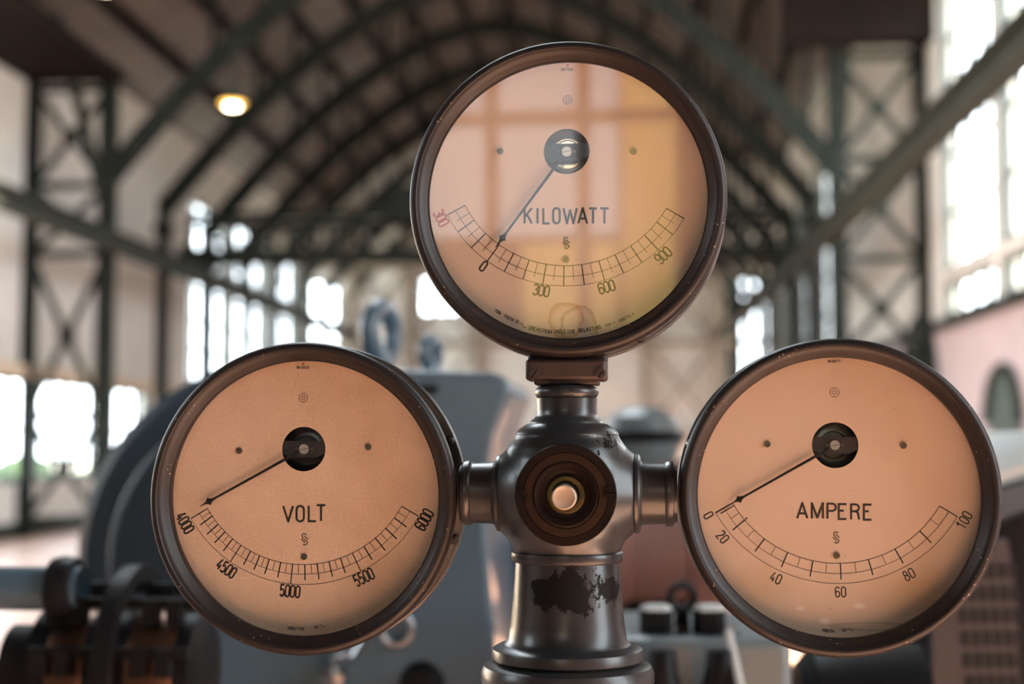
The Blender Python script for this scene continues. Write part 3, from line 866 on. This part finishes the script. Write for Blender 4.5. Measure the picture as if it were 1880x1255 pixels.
M_smoothbrown = mat('smooth_brown_bakelite', (0.008, 0.004, 0.003), 0.42, spec=0.14, var=0.35, scale=40)
u = sF
cov = MB().lathe([(93 * u, .008), (93.5 * u, .001), (92 * u, -.0008), (78 * u, -.0010), (77 * u, -.0004)], (cpx, yf, cpz), 'y', 96)
cvo = cov.build('cover_plate', M_smoothbrown, st)
MB().lathe([(77 * u, -.0004), (76 * u, -.0012), (62 * u, -.0016), (61 * u, -.0008)], (cpx, yf, cpz), 'y', 96).build('knurled_ring', knurl_mat(), cvo)
MB().lathe([(61 * u, -.0008), (60 * u, -.0018), (57 * u, -.0022), (46 * u, .0045), (43 * u, .0052), (36 * u, .0055), (35 * u, .0050)], (cpx, yf, cpz), 'y', 96).build('dished_rim', M_smoothbrown, cvo)
MB().lathe([(35.5 * u, .0055), (35 * u, .0030), (33 * u, .0022), (26 * u, .0022), (25 * u, .0035), (25 * u, .012)], (cpx, yf, cpz), 'y', 72).build('brass_ring', M_brass, cvo)
bpx, bpz = stand(1035.5, 912.5, yf - .004); bu = sc(yf - .004)
MB().lathe([(23 * bu, .014), (23.4 * bu, -.002), (22.6 * bu, -.0042), (20.5 * bu, -.0052), (18.5 * bu, -.0046), (10 * bu, -.0036), (0, -.0034)], (bpx, yf, bpz), 'y', 64).build('push_button', M_bell, cvo)
for px, py, an in ((957, 910, radians(-52)), (1119, 904, 0.0)):
    a = stand(px, py, yf)
    MB().slotted(a, 11.5 * u, an, yf - .0022, yf + .002, .0008).build('cover_screw', M_smoothbrown, cvo)

# ------------------------------------------------------------------ lettering
def arc(cx, cy, rx, ry, a0, a1, n=10):
    return [(cx + rx * cos(radians(a0 + (a1 - a0) * k / n)), cy + ry * sin(radians(a0 + (a1 - a0) * k / n))) for k in range(n + 1)]


OV = arc(.5, .76, .5, .24, 0, 180) + arc(.5, .24, .5, .24, 180, 360) + [(1.0, .76)]
SS_ = arc(.5, .755, .5, .245, 25, 180, 8) + arc(.5, .74, .5, .24, 190, 262, 4) + arc(.5, .26, .5, .25, 82, -5, 5) + arc(.5, .245, .5, .245, -10, -155, 8)
SIX = arc(.5, .76, .5, .24, 20, 180) + arc(.5, .29, .5, .29, 180, 540, 18)
FNT = {
    '0': [OV], 'O': [OV], '1': [[(.12, .74), (.6, 1), (.6, 0)]],
    '2': [arc(.5, .74, .47, .26, 165, -35, 10) + [(.02, 0), (1, 0)]],
    '3': [arc(.48, .765, .44, .235, 160, -85, 10) + arc(.48, .265, .5, .265, 85, -160, 10)],
    '4': [[(.55, 1), (.0, .27), (1, .27)], [(.7, .52), (.7, 0)]],
    '5': [[(.95, 1), (.12, 1), (.08, .54)] + arc(.5, .31, .48, .31, 138, -150, 12)],
    '6': [SIX], '9': [[(1 - x, 1 - y) for x, y in SIX]], '7': [[(0, 1), (1, 1), (.38, 0)]],
    '8': [arc(.5, .765, .42, .235, 0, 360, 16), arc(.5, .27, .5, .27, 0, 360, 18)],
    'A': [[(0, 0), (.5, 1), (1, 0)], [(.2, .32), (.8, .32)]],
    'B': [[(0, 0), (0, 1), (.5, 1)] + arc(.5, .77, .42, .23, 90, -90, 8) + [(0, .54)], [(.5, .54)] + arc(.5, .27, .5, .27, 90, -90, 8) + [(0, 0)]],
    'C': [arc(.5, .76, .5, .24, 10, 180) + arc(.5, .24, .5, .24, 180, 350)],
    'D': [[(0, 0), (0, 1), (.45, 1)] + arc(.45, .7, .55, .3, 90, 0, 6) + arc(.45, .3, .55, .3, 0, -90, 6) + [(0, 0)]],
    'E': [[(1, 1), (0, 1), (0, 0), (1, 0)], [(0, .56), (.66, .56)]],
    'G': [arc(.5, .76, .5, .24, 10, 180) + arc(.5, .24, .5, .24, 180, 360) + [(1, .48), (.55, .48)]],
    'H': [[(0, 0), (0, 1)], [(1, 0), (1, 1)], [(0, .52), (1, .52)]], 'I': [[(.5, 0), (.5, 1)]],
    'K': [[(0, 0), (0, 1)], [(1, 1), (.06, .44)], [(.32, .60), (1, 0)]], 'L': [[(0, 1), (0, 0), (1, 0)]],
    'M': [[(0, 0), (0, 1), (.5, .06), (1, 1), (1, 0)]], 'N': [[(0, 0), (0, 1), (1, 0), (1, 1)]],
    'P': [[(0, 0), (0, 1), (.55, 1)] + arc(.55, .76, .45, .24, 90, -90, 8) + [(0, .52)]],
    'R': [[(0, 0), (0, 1), (.55, 1)] + arc(.55, .77, .43, .23, 90, -90, 8) + [(0, .54)], [(.62, .54), (.88, .4), (1, 0)]],
    'S': [SS_], 'T': [[(0, 1), (1, 1)], [(.5, 1), (.5, 0)]],
    'U': [[(0, 1)] + arc(.5, .26, .5, .26, 180, 360, 10) + [(1, 1)]], 'V': [[(0, 1), (.5, 0), (1, 1)]],
    'W': [[(0, 1), (.26, 0), (.5, .86), (.74, 0), (1, 1)]],
    '/': [[(.0, -.25), (.9, 1.1)]], '.': [[(.2, 0), (.42, 0)]],
    '~': [[(-.3 + 1.9 * k / 16, .45 + .42 * sin(2 * pi * k / 16)) for k in range(17)]], ' ': [],
}


def glyph(mb, ch, f, wd, y, mi=0):                        # f maps unit glyph coordinates to dial (x,z)
    for s in FNT[ch]:
        cl = len(s) > 6 and hypot(s[0][0] - s[-1][0], s[0][1] - s[-1][1]) < 1e-6
        mb.stroke([f(*q) for q in (s[:-1] if cl else s)], wd, y, mi, cl)


def run(mb, text, c, ang, h, gw, adv, wd, y, mi=0):       # straight text centred at c, turned by ang
    n = len(text); W = (n - 1) * adv + gw; ca, sa = cos(ang), sin(ang)
    for i, ch in enumerate(text):
        x0 = -W / 2 + i * adv
        glyph(mb, ch, lambda u, v: (c[0] + (x0 + u * gw) * ca - (v - .5) * h * sa, c[1] + (x0 + u * gw) * sa + (v - .5) * h * ca), wd, y, mi)


def paper_mat(name, c1, c2, stain=None, grain=1.0):
    m = bpy.data.materials.new(name); t, N, L, p = nt(m)
    tc = N.new('ShaderNodeTexCoord')
    g = N.new('ShaderNodeTexNoise'); g.inputs['Scale'].default_value = 420; g.inputs['Detail'].default_value = 4
    b = N.new('ShaderNodeTexNoise'); b.inputs['Scale'].default_value = 22; b.inputs['Detail'].default_value = 5
    L.new(tc.outputs['Object'], g.inputs['Vector']); L.new(tc.outputs['Object'], b.inputs['Vector'])
    f = mathn(N, L, 'ADD', mathn(N, L, 'MULTIPLY', g.outputs['Fac'], 0.55 * grain), mathn(N, L, 'MULTIPLY', b.outputs['Fac'], 0.6))
    r = N.new('ShaderNodeValToRGB'); r.color_ramp.elements[0].position = 0.35; r.color_ramp.elements[1].position = 0.8
    r.color_ramp.elements[0].color = (*c1, 1); r.color_ramp.elements[1].color = (*c2, 1)
    L.new(f, r.inputs['Fac']); col = r.outputs['Color']
    vz = N.new('ShaderNodeTexVoronoi'); vz.inputs['Scale'].default_value = 75
    L.new(tc.outputs['Object'], vz.inputs['Vector'])
    sn = N.new('ShaderNodeTexNoise'); sn.inputs['Scale'].default_value = 40; L.new(tc.outputs['Object'], sn.inputs['Vector'])
    spk = mathn(N, L, 'MULTIPLY', mathn(N, L, 'LESS_THAN', vz.outputs['Distance'], 0.045), mathn(N, L, 'GREATER_THAN', sn.outputs['Fac'], 0.53))
    col = mixc(N, L, mathn(N, L, 'MULTIPLY', spk, 0.6), col, (0.15, 0.08, 0.05))
    if stain:
        for (sx, sz, rx, rz_, lo, hi, cc, am, kind) in stain:
            mp = N.new('ShaderNodeMapping'); mp.inputs['Location'].default_value = (-sx, 0, -sz)
            L.new(tc.outputs['Object'], mp.inputs['Vector'])
            m2 = N.new('ShaderNodeMapping'); m2.inputs['Scale'].default_value = (1 / rx, 0, 1 / rz_)
            L.new(mp.outputs['Vector'], m2.inputs['Vector'])
            ln = N.new('ShaderNodeVectorMath'); ln.operation = 'LENGTH'; L.new(m2.outputs['Vector'], ln.inputs[0])
            nz = N.new('ShaderNodeTexNoise'); nz.inputs['Scale'].default_value = 95; nz.inputs['Detail'].default_value = 6
            L.new(tc.outputs['Object'], nz.inputs['Vector'])
            d = mathn(N, L, 'ADD', ln.outputs['Value'], mathn(N, L, 'MULTIPLY', mathn(N, L, 'SUBTRACT', nz.outputs['Fac'], 0.5), 0.55))
            d = mathn(N, L, 'MULTIPLY', d, 0.5); lo, hi = lo / 2, hi / 2
            rp = N.new('ShaderNodeValToRGB'); E = rp.color_ramp.elements
            if kind == 'ring':
                E[0].position = lo; E[0].color = (.0, .0, .0, 1); E[1].position = hi; E[1].color = (0, 0, 0, 1)
                e = E.new((lo + hi * 3) / 4); e.color = (1, 1, 1, 1)
            else:
                E[0].position = lo; E[0].color = (1, 1, 1, 1); E[1].position = hi; E[1].color = (0, 0, 0, 1)
            L.new(d, rp.inputs['Fac'])
            col = mixc(N, L, mathn(N, L, 'MULTIPLY', rp.outputs['Color'], am), col, cc)
    L.new(col, p.inputs['Base Color'])
    p.inputs['Roughness'].default_value = 0.75; p.inputs['Specular IOR Level'].default_value = 0.25
    return m


YD, YG, YN = .0285, .0145, .0235                          # dial face, glass, needle behind the bezel's front


def gauge(name, label, ctr, Rpx, pivot_px, ticks, rr, nums, words, extra, star, tip, hubr, screws, paper, numstyle, hubback, casescrews, neck):
    cx, cz = stand(ctr[0], ctr[1], -.035 + .0085)
    rx, ry = Rpx
    R = ((stand(ctr[0] + rx, ctr[1], -.0265)[0] - stand(ctr[0] - rx, ctr[1], -.0265)[0]) + (stand(ctr[0], ctr[1] - ry, -.0265)[1] - stand(ctr[0], ctr[1] + ry, -.0265)[1])) / 4
    org = O + ex * cx + nn * (-.035) + Vector((0, 0, cz))
    t = thing(name, label, 'gauge', org, PHI)

    def P(px, py, y=YD):
        a = stand(px, py, -.035 + y); return a[0] - cx, a[1] - cz
    px_m = (P(ctr[0] + 100, ctr[1])[0] - P(ctr[0] - 100, ctr[1])[0] + P(ctr[0], ctr[1] - 100)[1] - P(ctr[0], ctr[1] + 100)[1]) / 400
    pv = P(*pivot_px)
    # bezel ring
    MB().lathe([(R * .955, .034), (R * .965, .033), (R * .985, .020), (R * .998, .0165), (R, .0145), (R, .0085), (R * .998, .0060), (R * .991, .0032), (R * .978, .0010), (R * .962, 0), (R * .952, .0002), (R * .947, .0010), (R * .944, .0026), (R * .938, .0030),
                (R * .925, .0044), (R * .908, .0078), (R * .894, .0112), (R * .889, .0122), (R * .882, .0125), (R * .880, .0137), (R * .880, .0155), (R * .90, .017)], ax='y', seg=128).build('bezel', M_bezel, t)
    # case behind
    cs = MB().lathe([(R * .935, .018), (R * .95, .030), (R * .95, .0665), (R * .90, .0668), (R * .90, .09), (R * .55, .097), (0, .098)], ax='y', seg=128)
    cso = cs.build('case', M_case, t)
    MB().lathe([(R * .945, .0672), (R * .990, .0672), (R * .992, .0680), (R * .996, .0672), (R * 1.006, .0676), (R * 1.010, .0695), (R * 1.010, .076), (R * .99, .079), (R * .90, .081)], ax='y', seg=128).build('rear_flange', M_flange, t)
    MB().lathe([(R * .90, .016), (R * .90, YD + .001)], ax='y', seg=96).build('lining', M_inner, cso)
    for a in casescrews:
        MB().lathe([(0, -.006), (.003, -.0055), (.0045, -.003), (.005, 0)], (R * .972 * cos(a), .067, R * .972 * sin(a)), 'y', 16).build('case_screw', M_case, cso)
    kind_, na = neck
    if kind_ == 'x':
        MB().lathe([(.0105, 0), (.0105, R * .055)], (R * .94 if na > 0 else -R * .995, .047, stand(1041, 905, 0)[1] - cz), 'x', 24).build('mounting_neck', M_case, t)
    # dial with a round hole at the pivot
    dl = MB(); q = 96
    hr = hubr * px_m; Rd = R * .905
    vs = []
    for k in range(q):
        a = 2 * pi * k / q; vs.append((pv[0] + hr * cos(a), YD, pv[1] + hr * sin(a)))
    for k in range(q):
        a = 2 * pi * k / q; d = Vector((cos(a), sin(a))); b = Vector(pv).dot(d); cc = Vector(pv).length_squared - Rd * Rd
        s_ = -b + sqrt(b * b - cc); vs.append((pv[0] + d.x * s_, YD, pv[1] + d.y * s_))
    dl.add(vs, [(k, k + q, (k + 1) % q + q, (k + 1) % q)[::1] for k in range(q)])
    dl.lathe([(hr, YD), (hr, YD + .0012)], (pv[0], 0, pv[1]), 'y', q)
    dial = dl.build('dial_face', paper, t, smooth=0)
    yi = YD - .00025
    # scale
    r0, r1, rmid, rthick, rminor = [x * px_m for x in rr]
    sm = MB()

    def pol(a, r): return pv[0] + r * cos(a), pv[1] + r * sin(a)
    T_ = []
    for (q0, q1, kind) in ticks:
        a_, b_ = P(*q0), P(*q1)
        T_.append((atan2((a_[1] + b_[1]) / 2 - pv[1], (a_[0] + b_[0]) / 2 - pv[0]), kind))
    A0, A1 = T_[0][0], T_[-1][0]
    for r_, w_ in ((r0, 1.1), (rmid, .9), (r1, .9)):
        sm.stroke([pol(A0 + (A1 - A0) * k / 90, r_) for k in range(91)], w_ * px_m, yi)
    for a, kind in T_:
        ro_, w_ = {'L': (r1, 2.6), 'F': (r1, 1.9), 'T': (rthick, 2.3), 'm': (rminor, .95)}[kind]
        sm.stroke([pol(a, r0 - .5 * px_m), pol(a, ro_)], w_ * px_m, yi)
    sm.build('scale_marking', M_ink, dial, smooth=0)
    # numerals
    h, gw, adv, wd = [x * px_m for x in numstyle]
    for text, q0, red in nums:
        c = P(*q0); ang = atan2(c[1] - pv[1], c[0] - pv[0]) + pi / 2
        nm = MB(); run(nm, text, c, ang, h, gw, adv, wd, yi)
        no = nm.build('scale_numeral', M_redink if red else M_ink, dial, smooth=0)
        if red: no['label'] = 'red numeral'
    # unit name, one glyph at a time
    wm = MB(); ww = 3.9 * px_m
    for ch, x0, x1, yt, yb_ in words:
        hw_ = 1.6
        if ch == 'I': x0, x1 = x0 - 8, x1 + 8
        f = lambda u, v, x0=x0, x1=x1, yt=yt, yb_=yb_: P(x0 + hw_ + (x1 - x0 - 2 * hw_) * u, yb_ - hw_ * .6 + (yt - yb_ + hw_ * 1.2) * v)
        glyph(wm, ch, f, ww, yi)
    wm.build('unit_lettering', M_ink, dial, smooth=0)
    # trade emblem, test wheel, red mark, serial and rating texts
    em = MB()
    lx, ly = extra['logo']
    gl = lambda pts: [P(lx + (a - 475) / 9.655, ly + (b - 767) / 9.655) for a, b in pts]
    em.stroke(gl([(512, 690), (498, 675), (472, 668), (446, 676), (432, 700), (436, 728), (462, 757), (500, 792), (522, 815), (525, 840), (508, 860), (482, 868), (460, 863), (445, 850)]), 1.7 * px_m, yi)
    em.stroke(gl([(468, 706), (538, 772)]), 1.7 * px_m, yi); em.stroke(gl([(417, 762), (487, 828)]), 1.7 * px_m, yi)
    em.build('trade_emblem', M_ink, dial, smooth=0)
    wx, wy, wr = extra['wheel']
    tw = MB(); c = P(wx, wy); r_ = wr * px_m
    tw.stroke([(c[0] + r_ * cos(2 * pi * k / 32), c[1] + r_ * sin(2 * pi * k / 32)) for k in range(32)], 1.1 * px_m, yi, 0, True)
    tw.stroke([(c[0] + r_ * .36 * cos(2 * pi * k / 20), c[1] + r_ * .36 * sin(2 * pi * k / 20)) for k in range(20)], 1.0 * px_m, yi, 0, True)
    for k in range(4):
        ca, sa = cos(k * pi / 2), sin(k * pi / 2)
        for s_ in (-.2, .2):
            f = lambda u, v: (c[0] + r_ * (u * ca - v * sa), c[1] + r_ * (u * sa + v * ca))
            tw.stroke([f(.34, s_), f(.95, s_ * 1.1)], .75 * px_m, yi)
    tw.build('test_mark', M_greyink, dial, smooth=0)
    sx, sy, st_ = extra['serial']
    rt_ = MB(); run(rt_, st_, P(sx, sy), 0, 4.6 * px_m, 2.5 * px_m, 4.0 * px_m, 1.0 * px_m, yi)
    rt_.build('serial_number', M_ink, dial, smooth=0)
    rx, ry = extra['dot']; c = P(rx, ry)
    pts = []
    for k in range(10):
        r2 = (3.2 if k % 2 == 0 else 1.4) * px_m; pts.append((c[0] + r2 * sin(2 * pi * k / 10), yi, c[1] + r2 * cos(2 * pi * k / 10)))
    MB().add(pts, [tuple(range(10))]).build('red_star_mark', M_redink, dial, smooth=0)
    dc_ = P(*extra['arc_c'])
    for text, x_, y_, h_, gw_, ad_, w_ in extra['arcs']:   # text along the rim, starting at a photo point
        rt_ = MB()
        p0 = P(x_, y_); rad = hypot(p0[0] - dc_[0], p0[1] - dc_[1]); a = atan2(p0[1] - dc_[1], p0[0] - dc_[0])
        for ch in text:
            ang = a + pi / 2; ca, sa = cos(ang), sin(ang)
            b_ = (dc_[0] + rad * cos(a), dc_[1] + rad * sin(a))
            g_ = gw_ * (1.35 if ch in 'M' else 1)
            glyph(rt_, ch, lambda u, v: (b_[0] + u * g_ * px_m * ca - v * h_ * px_m * sa, b_[1] + u * g_ * px_m * sa + v * h_ * px_m * ca), w_ * px_m, yi)
            a += (ad_ + (g_ - gw_)) * px_m / rad
        rt_.build('rating_text', M_ink, dial, smooth=0)
    for (x_, y_, r_) in extra.get('dots', ()):
        MB().disc(P(x_, y_), r_ * px_m, yi, 0).build('ink_dot', M_ink, dial, smooth=0)
    # dial screws
    for (x_, y_, r_, an) in screws:
        c = P(x_, y_); MB().slotted(c, r_ * px_m, radians(an), YD - .0016, YD, .45 * px_m).build('dial_screw', M_screw, t)
    # movement seen in the hole
    mv = MB(); yb2 = YD + .016
    mv.lathe([(hr * 1.02, YD + .001), (hr * 1.25, YD + .002), (hr * 1.25, yb2 + .002), (0, yb2 + .002)], (pv[0], 0, pv[1]), 'y', 48)
    mvo = mv.build('movement', M_inner, t)
    MB().lathe([(hr * 1.1, yb2), (hr * .98, yb2 - .001), (hr * .70, yb2 - .0035), (hr * .62, yb2 - .0035), (hr * .58, yb2 - .001), (hr * .2, yb2 - .001)], (pv[0], 0, pv[1]), 'y', 64).build('magnet_disc', hubback, mvo)
    bw_ = hr * 1.06
    bp = MB().prism([(pv[0] + x_ * hr, pv[1] + z_ * hr) for x_, z_ in ((-1.06, .36), (1.06, .36), (1.06, -.16), (.62, -.38), (-.62, -.38), (-1.06, -.16))][::-1], YD + .002, YD + .005)
    bp.build('bridge', M_plate, mvo)
    MB().slotted(pv, 9 * px_m, radians(12), YD + .0005, YD + .003, .5 * px_m).build('pivot_screw', M_pin, mvo)
    ps = MB()
    for sg in (-1, 1): ps.lathe([(0, YD + .0012), (2.2 * px_m, YD + .0014), (2.4 * px_m, YD + .003)], (pv[0] + sg * 14.5 * px_m, 0, pv[1]), 'y', 14)
    ps.build('bridge_rivets', M_screw, mvo)
    # needle
    pn, sn_ = P(*star, YN), P(*tip, YN); p0 = P(*pivot_px, YN)
    d = Vector((pn[0] - p0[0], pn[1] - p0[1])); Ls = d.length; d.normalize(); e = Vector((-d.y, d.x)); tl = (Vector(sn_) - Vector(p0)).length
    m_p = px_m
    f = lambda s_, v_: (p0[0] + d.x * s_ + e.x * v_, p0[1] + d.y * s_ + e.y * v_)
    nd = MB(); H = [(hr * .66, 2.6 * m_p), (hr * 1.3, 2.5 * m_p), (Ls - 16 * m_p, 1.9 * m_p), (Ls - 9 * m_p, 2.2 * m_p), (Ls - 5 * m_p, 3.2 * m_p), (Ls - 1.5 * m_p, 5.2 * m_p), (Ls + 0.5 * m_p, 7.4 * m_p),
                 (Ls + 2.2 * m_p, 5.0 * m_p), (Ls + 5 * m_p, 3.0 * m_p), (Ls + 9 * m_p, 1.5 * m_p), (tl, .35 * m_p)]
    poly_ = [f(s_, v_) for s_, v_ in H] + [f(s_, -v_) for s_, v_ in H[::-1]]
    n_ = len(H)
    vs = [(x, YN - .0006, z) for x, z in poly_] + [(x, YN + .0006, z) for x, z in poly_]; m2 = 2 * n_
    fs = [(i, i + 1, m2 - 2 - i, m2 - 1 - i) for i in range(n_ - 1)] + [(m2 + i, m2 + m2 - 1 - i, m2 + m2 - 2 - i, m2 + i + 1) for i in range(n_ - 1)]
    fs += [(i, i + m2, (i + 1) % m2 + m2, (i + 1) % m2) for i in range(m2)]
    nd.add(vs, fs)
    nd.tube([(*f(hr * .66, 0)[:1], YN, f(hr * .66, 0)[1]), (f(hr * .2, 0)[0], YD + .006, f(hr * .2, 0)[1])], 1.8 * m_p, 8)
    nd.build('needle', M_needle, t, smooth=0)
    # glass
    MB().add([(R * .892 * cos(2 * pi * k / 96), YG, R * .892 * sin(2 * pi * k / 96)) for k in range(96)], [tuple(range(96))]).build('glass', M_glass, t, smooth=0)
    return t


def zt(lst, off, s, kinds):
    return [((a / s + off[0], b / s + off[1]), (c / s + off[0], d / s + off[1]), k) for (a, b, c, d), k in zip(lst, kinds)]


def with_minor(T, kind='m', start=0):
    out = []
    for i, t in enumerate(T):
        out.append(t)
        if i < len(T) - 1 and i >= start:
            u = T[i + 1]
            out.append(tuple([tuple((t[j][k] + u[j][k]) / 2 for k in (0, 1)) for j in (0, 1)] + [kind]))
    return out


KW = zt([(467, 110, 260, 212), (568, 278, 385, 410), (702, 432, 540, 588), (855, 562, 725, 742), (1025, 660, 918, 863), (1207, 735, 1128, 950), (1402, 785, 1358, 1010), (1607, 803, 1598, 1035)], (780, 360), 6.277, 'FFFFFFFF')
KW += zt([(178, 793, 205, 1023), (377, 750, 437, 972), (565, 682, 660, 893), (745, 578, 873, 773), (905, 455, 1063, 625), (1050, 303, 1228, 447), (1157, 143, 1360, 260)], (1040, 360), 6.277, 'FFFFFFF')
KW = with_minor(KW)
VO = zt([(410, 207, 235, 315), (465, 290, 330, 390), (533, 380, 408, 488), (610, 462, 494, 582), (695, 540, 588, 672), (790, 605, 670, 790), (893, 672, 815, 825), (995, 720, 930, 878), (1102, 760, 1050, 920), (1228, 793, 1193, 957), (1358, 808, 1338, 1030)], (310, 900), 5.976, 'FTTTTFTTTTF')
VO += zt([(0, 812, 0, 978), (135, 802, 152, 970), (266, 778, 298, 940), (390, 740, 440, 900), (520, 683, 612, 885), (648, 613, 733, 755), (773, 522, 875, 650), (886, 412, 1003, 530), (983, 297, 1112, 403), (1060, 172, 1250, 285)], (560, 900), 5.976, 'TTTTFTTTTF')
VO = with_minor(VO)
AM = zt([(385, 147, 193, 243), (397, 170, 250, 256), (518, 330, 382, 438), (732, 535, 628, 678), (990, 688, 922, 845), (1268, 780, 1237, 952)], (1280, 900), 5.977, 'LTTTTT')
AM += zt([(17, 805, 25, 982), (327, 768, 378, 935), (620, 648, 711, 806), (890, 447, 1025, 585), (1105, 168, 1303, 290)], (1540, 900), 5.977, 'TTTTF')
AM = with_minor(AM, 'm', 1)

tan = (0.42, 0.25, 0.12)
pk = paper_mat('kilowatt_dial_paper', (0.76, 0.565, 0.435), (0.82, 0.63, 0.49), [
    (-.002, -.1165, .0165, .017, .70, 1.12, (0.50, 0.27, 0.10), .75, 'ring'),
    (.010, -.122, .017, .018, .80, 1.12, (0.36, 0.21, 0.10), .6, 'ring')], 0.6)
pvp = paper_mat('volt_dial_paper', (0.66, 0.455, 0.32), (0.86, 0.62, 0.46), None, 1.1)
pa = paper_mat('ampere_dial_paper', (0.73, 0.53, 0.40), (0.79, 0.585, 0.45), [
    (.075, -.088, .05, .022, .2, 1.25, (0.58, 0.37, 0.21), .55, 'disc'), (-.075, -.085, .035, .02, .2, 1.2, (0.62, 0.40, 0.24), .45, 'disc'),
    (-.012, -.1175, .007, .004, .3, 1.0, (0.90, 0.78, 0.68), .8, 'disc'), (-.035, -.106, .005, .003, .3, 1.0, (0.90, 0.78, 0.68), .7, 'disc'), (.02, -.103, .007, .003, .3, 1.0, (0.90, 0.78, 0.68), .7, 'disc'),
    (.03, -.122, .04, .004, .5, 1.1, (0.33, 0.24, 0.16), .5, 'ring')], 0.5)
hub_bright = mat('lit_movement_brass', (0.75, 0.62, 0.46), 0.22, 0.85)  # lit, dim and half-dim movement discs: the light is put into their colour
hub_dark = mat('dim_movement_metal', (0.10, 0.105, 0.11), 0.3, 0.7)
hub_grey = mat('half_dim_movement_metal', (0.25, 0.24, 0.22), 0.35, 0.6)

gauge('kilowatt_meter', 'round kilowatt gauge at the top of the stand, window reflected in its glass', (1040.5, 364), (292, 288.5), (1040.2, 277.6), KW, (210.7, 247.7, 230.2, 240, 238),
      [('300', (810, 400), 1), ('0', (888, 488.5), 0), ('300', (994, 533), 0), ('600', (1113.5, 526.5), 0), ('900', (1217.6, 468.6), 0)],
      [('K', 961.5, 978, 381, 411), ('I', 985, 989, 381, 411), ('L', 996, 1010.5, 381, 411), ('O', 1014, 1029.3, 381, 411), ('W', 1033, 1060.6, 381, 411), ('A', 1060, 1079.6, 381, 411), ('T', 1080, 1097.5, 381.5, 411), ('T', 1100.5, 1119, 381.5, 411)],
      dict(logo=(1039.5, 445.5), wheel=(1042, 183.3, 8.2), serial=(1041.5, 127.5, '867534'), dot=(1042, 120), arc_c=(1040, 366),
           arcs=[('150A. 150/5A 50', 907.5, 571, 5.2, 2.3, 3.35, .95), ('~', 955, 599, 8, 6.5, 8, 1.1), ('DREHSTROM', 970.5, 604.3, 6.4, 3.5, 4.65, 1.3), ('UNGLEICHE', 1018, 611, 6.4, 3.0, 4.3, 1.3), ('BELASTUNG', 1063, 610, 6.4, 3.2, 4.7, 1.3), ('5000 V.', 1112, 600, 4.8, 2.3, 3.1, .9), ('5000/110 V.', 1137.5, 591.5, 5, 2.2, 3.05, .9)]),
      (922.6, 436.5), (909.8, 454), 42, [(918.5, 277.5, 6, -75), (1163, 278, 6, 15), (1039, 476, 6, 90)], pk, (19.5, 8.2, 10.2, 2.7), hub_bright, (radians(-62), radians(-119), radians(60), radians(120)), ('z', 0))
gauge('voltmeter', 'round volt gauge on the left arm, scale from 4000 to 6000', (554.8, 913.2), (281.5, 286), (557.4, 824), VO, (209, 245, 226.5, 237, 225.5),
      [('4000', (340, 959.4), 0), ('4500', (416, 1043), 0), ('5000', (532.6, 1084.6), 0), ('5500', (668, 1059), 0), ('6000', (779, 953.5), 0)],
      [('V', 518.5, 539.8, 927.5, 957.8), ('O', 543, 559.6, 927.3, 957.6), ('L', 565.3, 582, 927, 957.3), ('T', 580, 599, 926, 956.8)],
      dict(logo=(559.2, 989.4), wheel=(557, 729.6, 8.2), serial=(556.5, 674, '840820'), dot=(556.7, 667.3), arc_c=(557, 914),
           arcs=[('5000/110V', 528, 1154.6, 5.4, 2.5, 3.5, 1.0), ('50', 577, 1153.6, 4.6, 2.6, 3.7, 1.0), ('~', 588.5, 1152, 6, 5.6, 6, 1.0)]),
      (384.0, 919.8), (367.2, 930.3), 40.5, [(439.5, 827.2, 5.8, 5), (676.2, 820.7, 5.8, -15), (558.6, 1021.3, 5.8, 90)], pvp, (20.5, 7.2, 9.6, 3.1), hub_dark, (radians(22), radians(-17), radians(158), radians(202)), ('x', 1))
gauge('ammeter', 'round ampere gauge on the right arm, scale from 0 to 100', (1540, 911.8), (296, 294), (1533.3, 816.8), AM, (218.2, 255, 237, 247.7, 236),
      [('0', (1301, 945.5), 0), ('20', (1326.8, 985), 0), ('40', (1424.7, 1060.6), 0), ('60', (1543.2, 1086.2), 0), ('80', (1668.8, 1054), 0), ('100', (1770, 954.4), 0)],
      [('A', 1462, 1484, 922, 951.8), ('M', 1488.8, 1512.4, 922.4, 952.2), ('P', 1517.6, 1536.2, 923.2, 952.6), ('E', 1538.3, 1555.6, 924, 953.3), ('R', 1561, 1578.8, 924.5, 954), ('E', 1584.3, 1601.5, 925, 954.5)],
      dict(logo=(1535, 986), wheel=(1532, 720, 8.8), serial=(1531.5, 662.8, '848877'), dot=(1531, 655.4), arc_c=(1535, 910),
           arcs=[('100/5A.', 1509, 1158.5, 5.2, 2.7, 3.9, 1.0), ('50', 1546.5, 1159, 4.6, 2.8, 3.9, 1.0), ('~', 1557.5, 1158, 6, 5.8, 6, 1.0)], dots=[(1370.3, 951.3, 1.9)]),
      (1357.3, 915.9), (1343.5, 925), 42.5, [(1408.5, 815, 6.0, 40), (1658.3, 817.6, 6.0, 70), (1535.8, 1019, 6.0, 40)], pa, (18, 7.6, 11, 2.2), hub_grey, (radians(160), radians(200), radians(20), radians(-20)), ('x', -1))
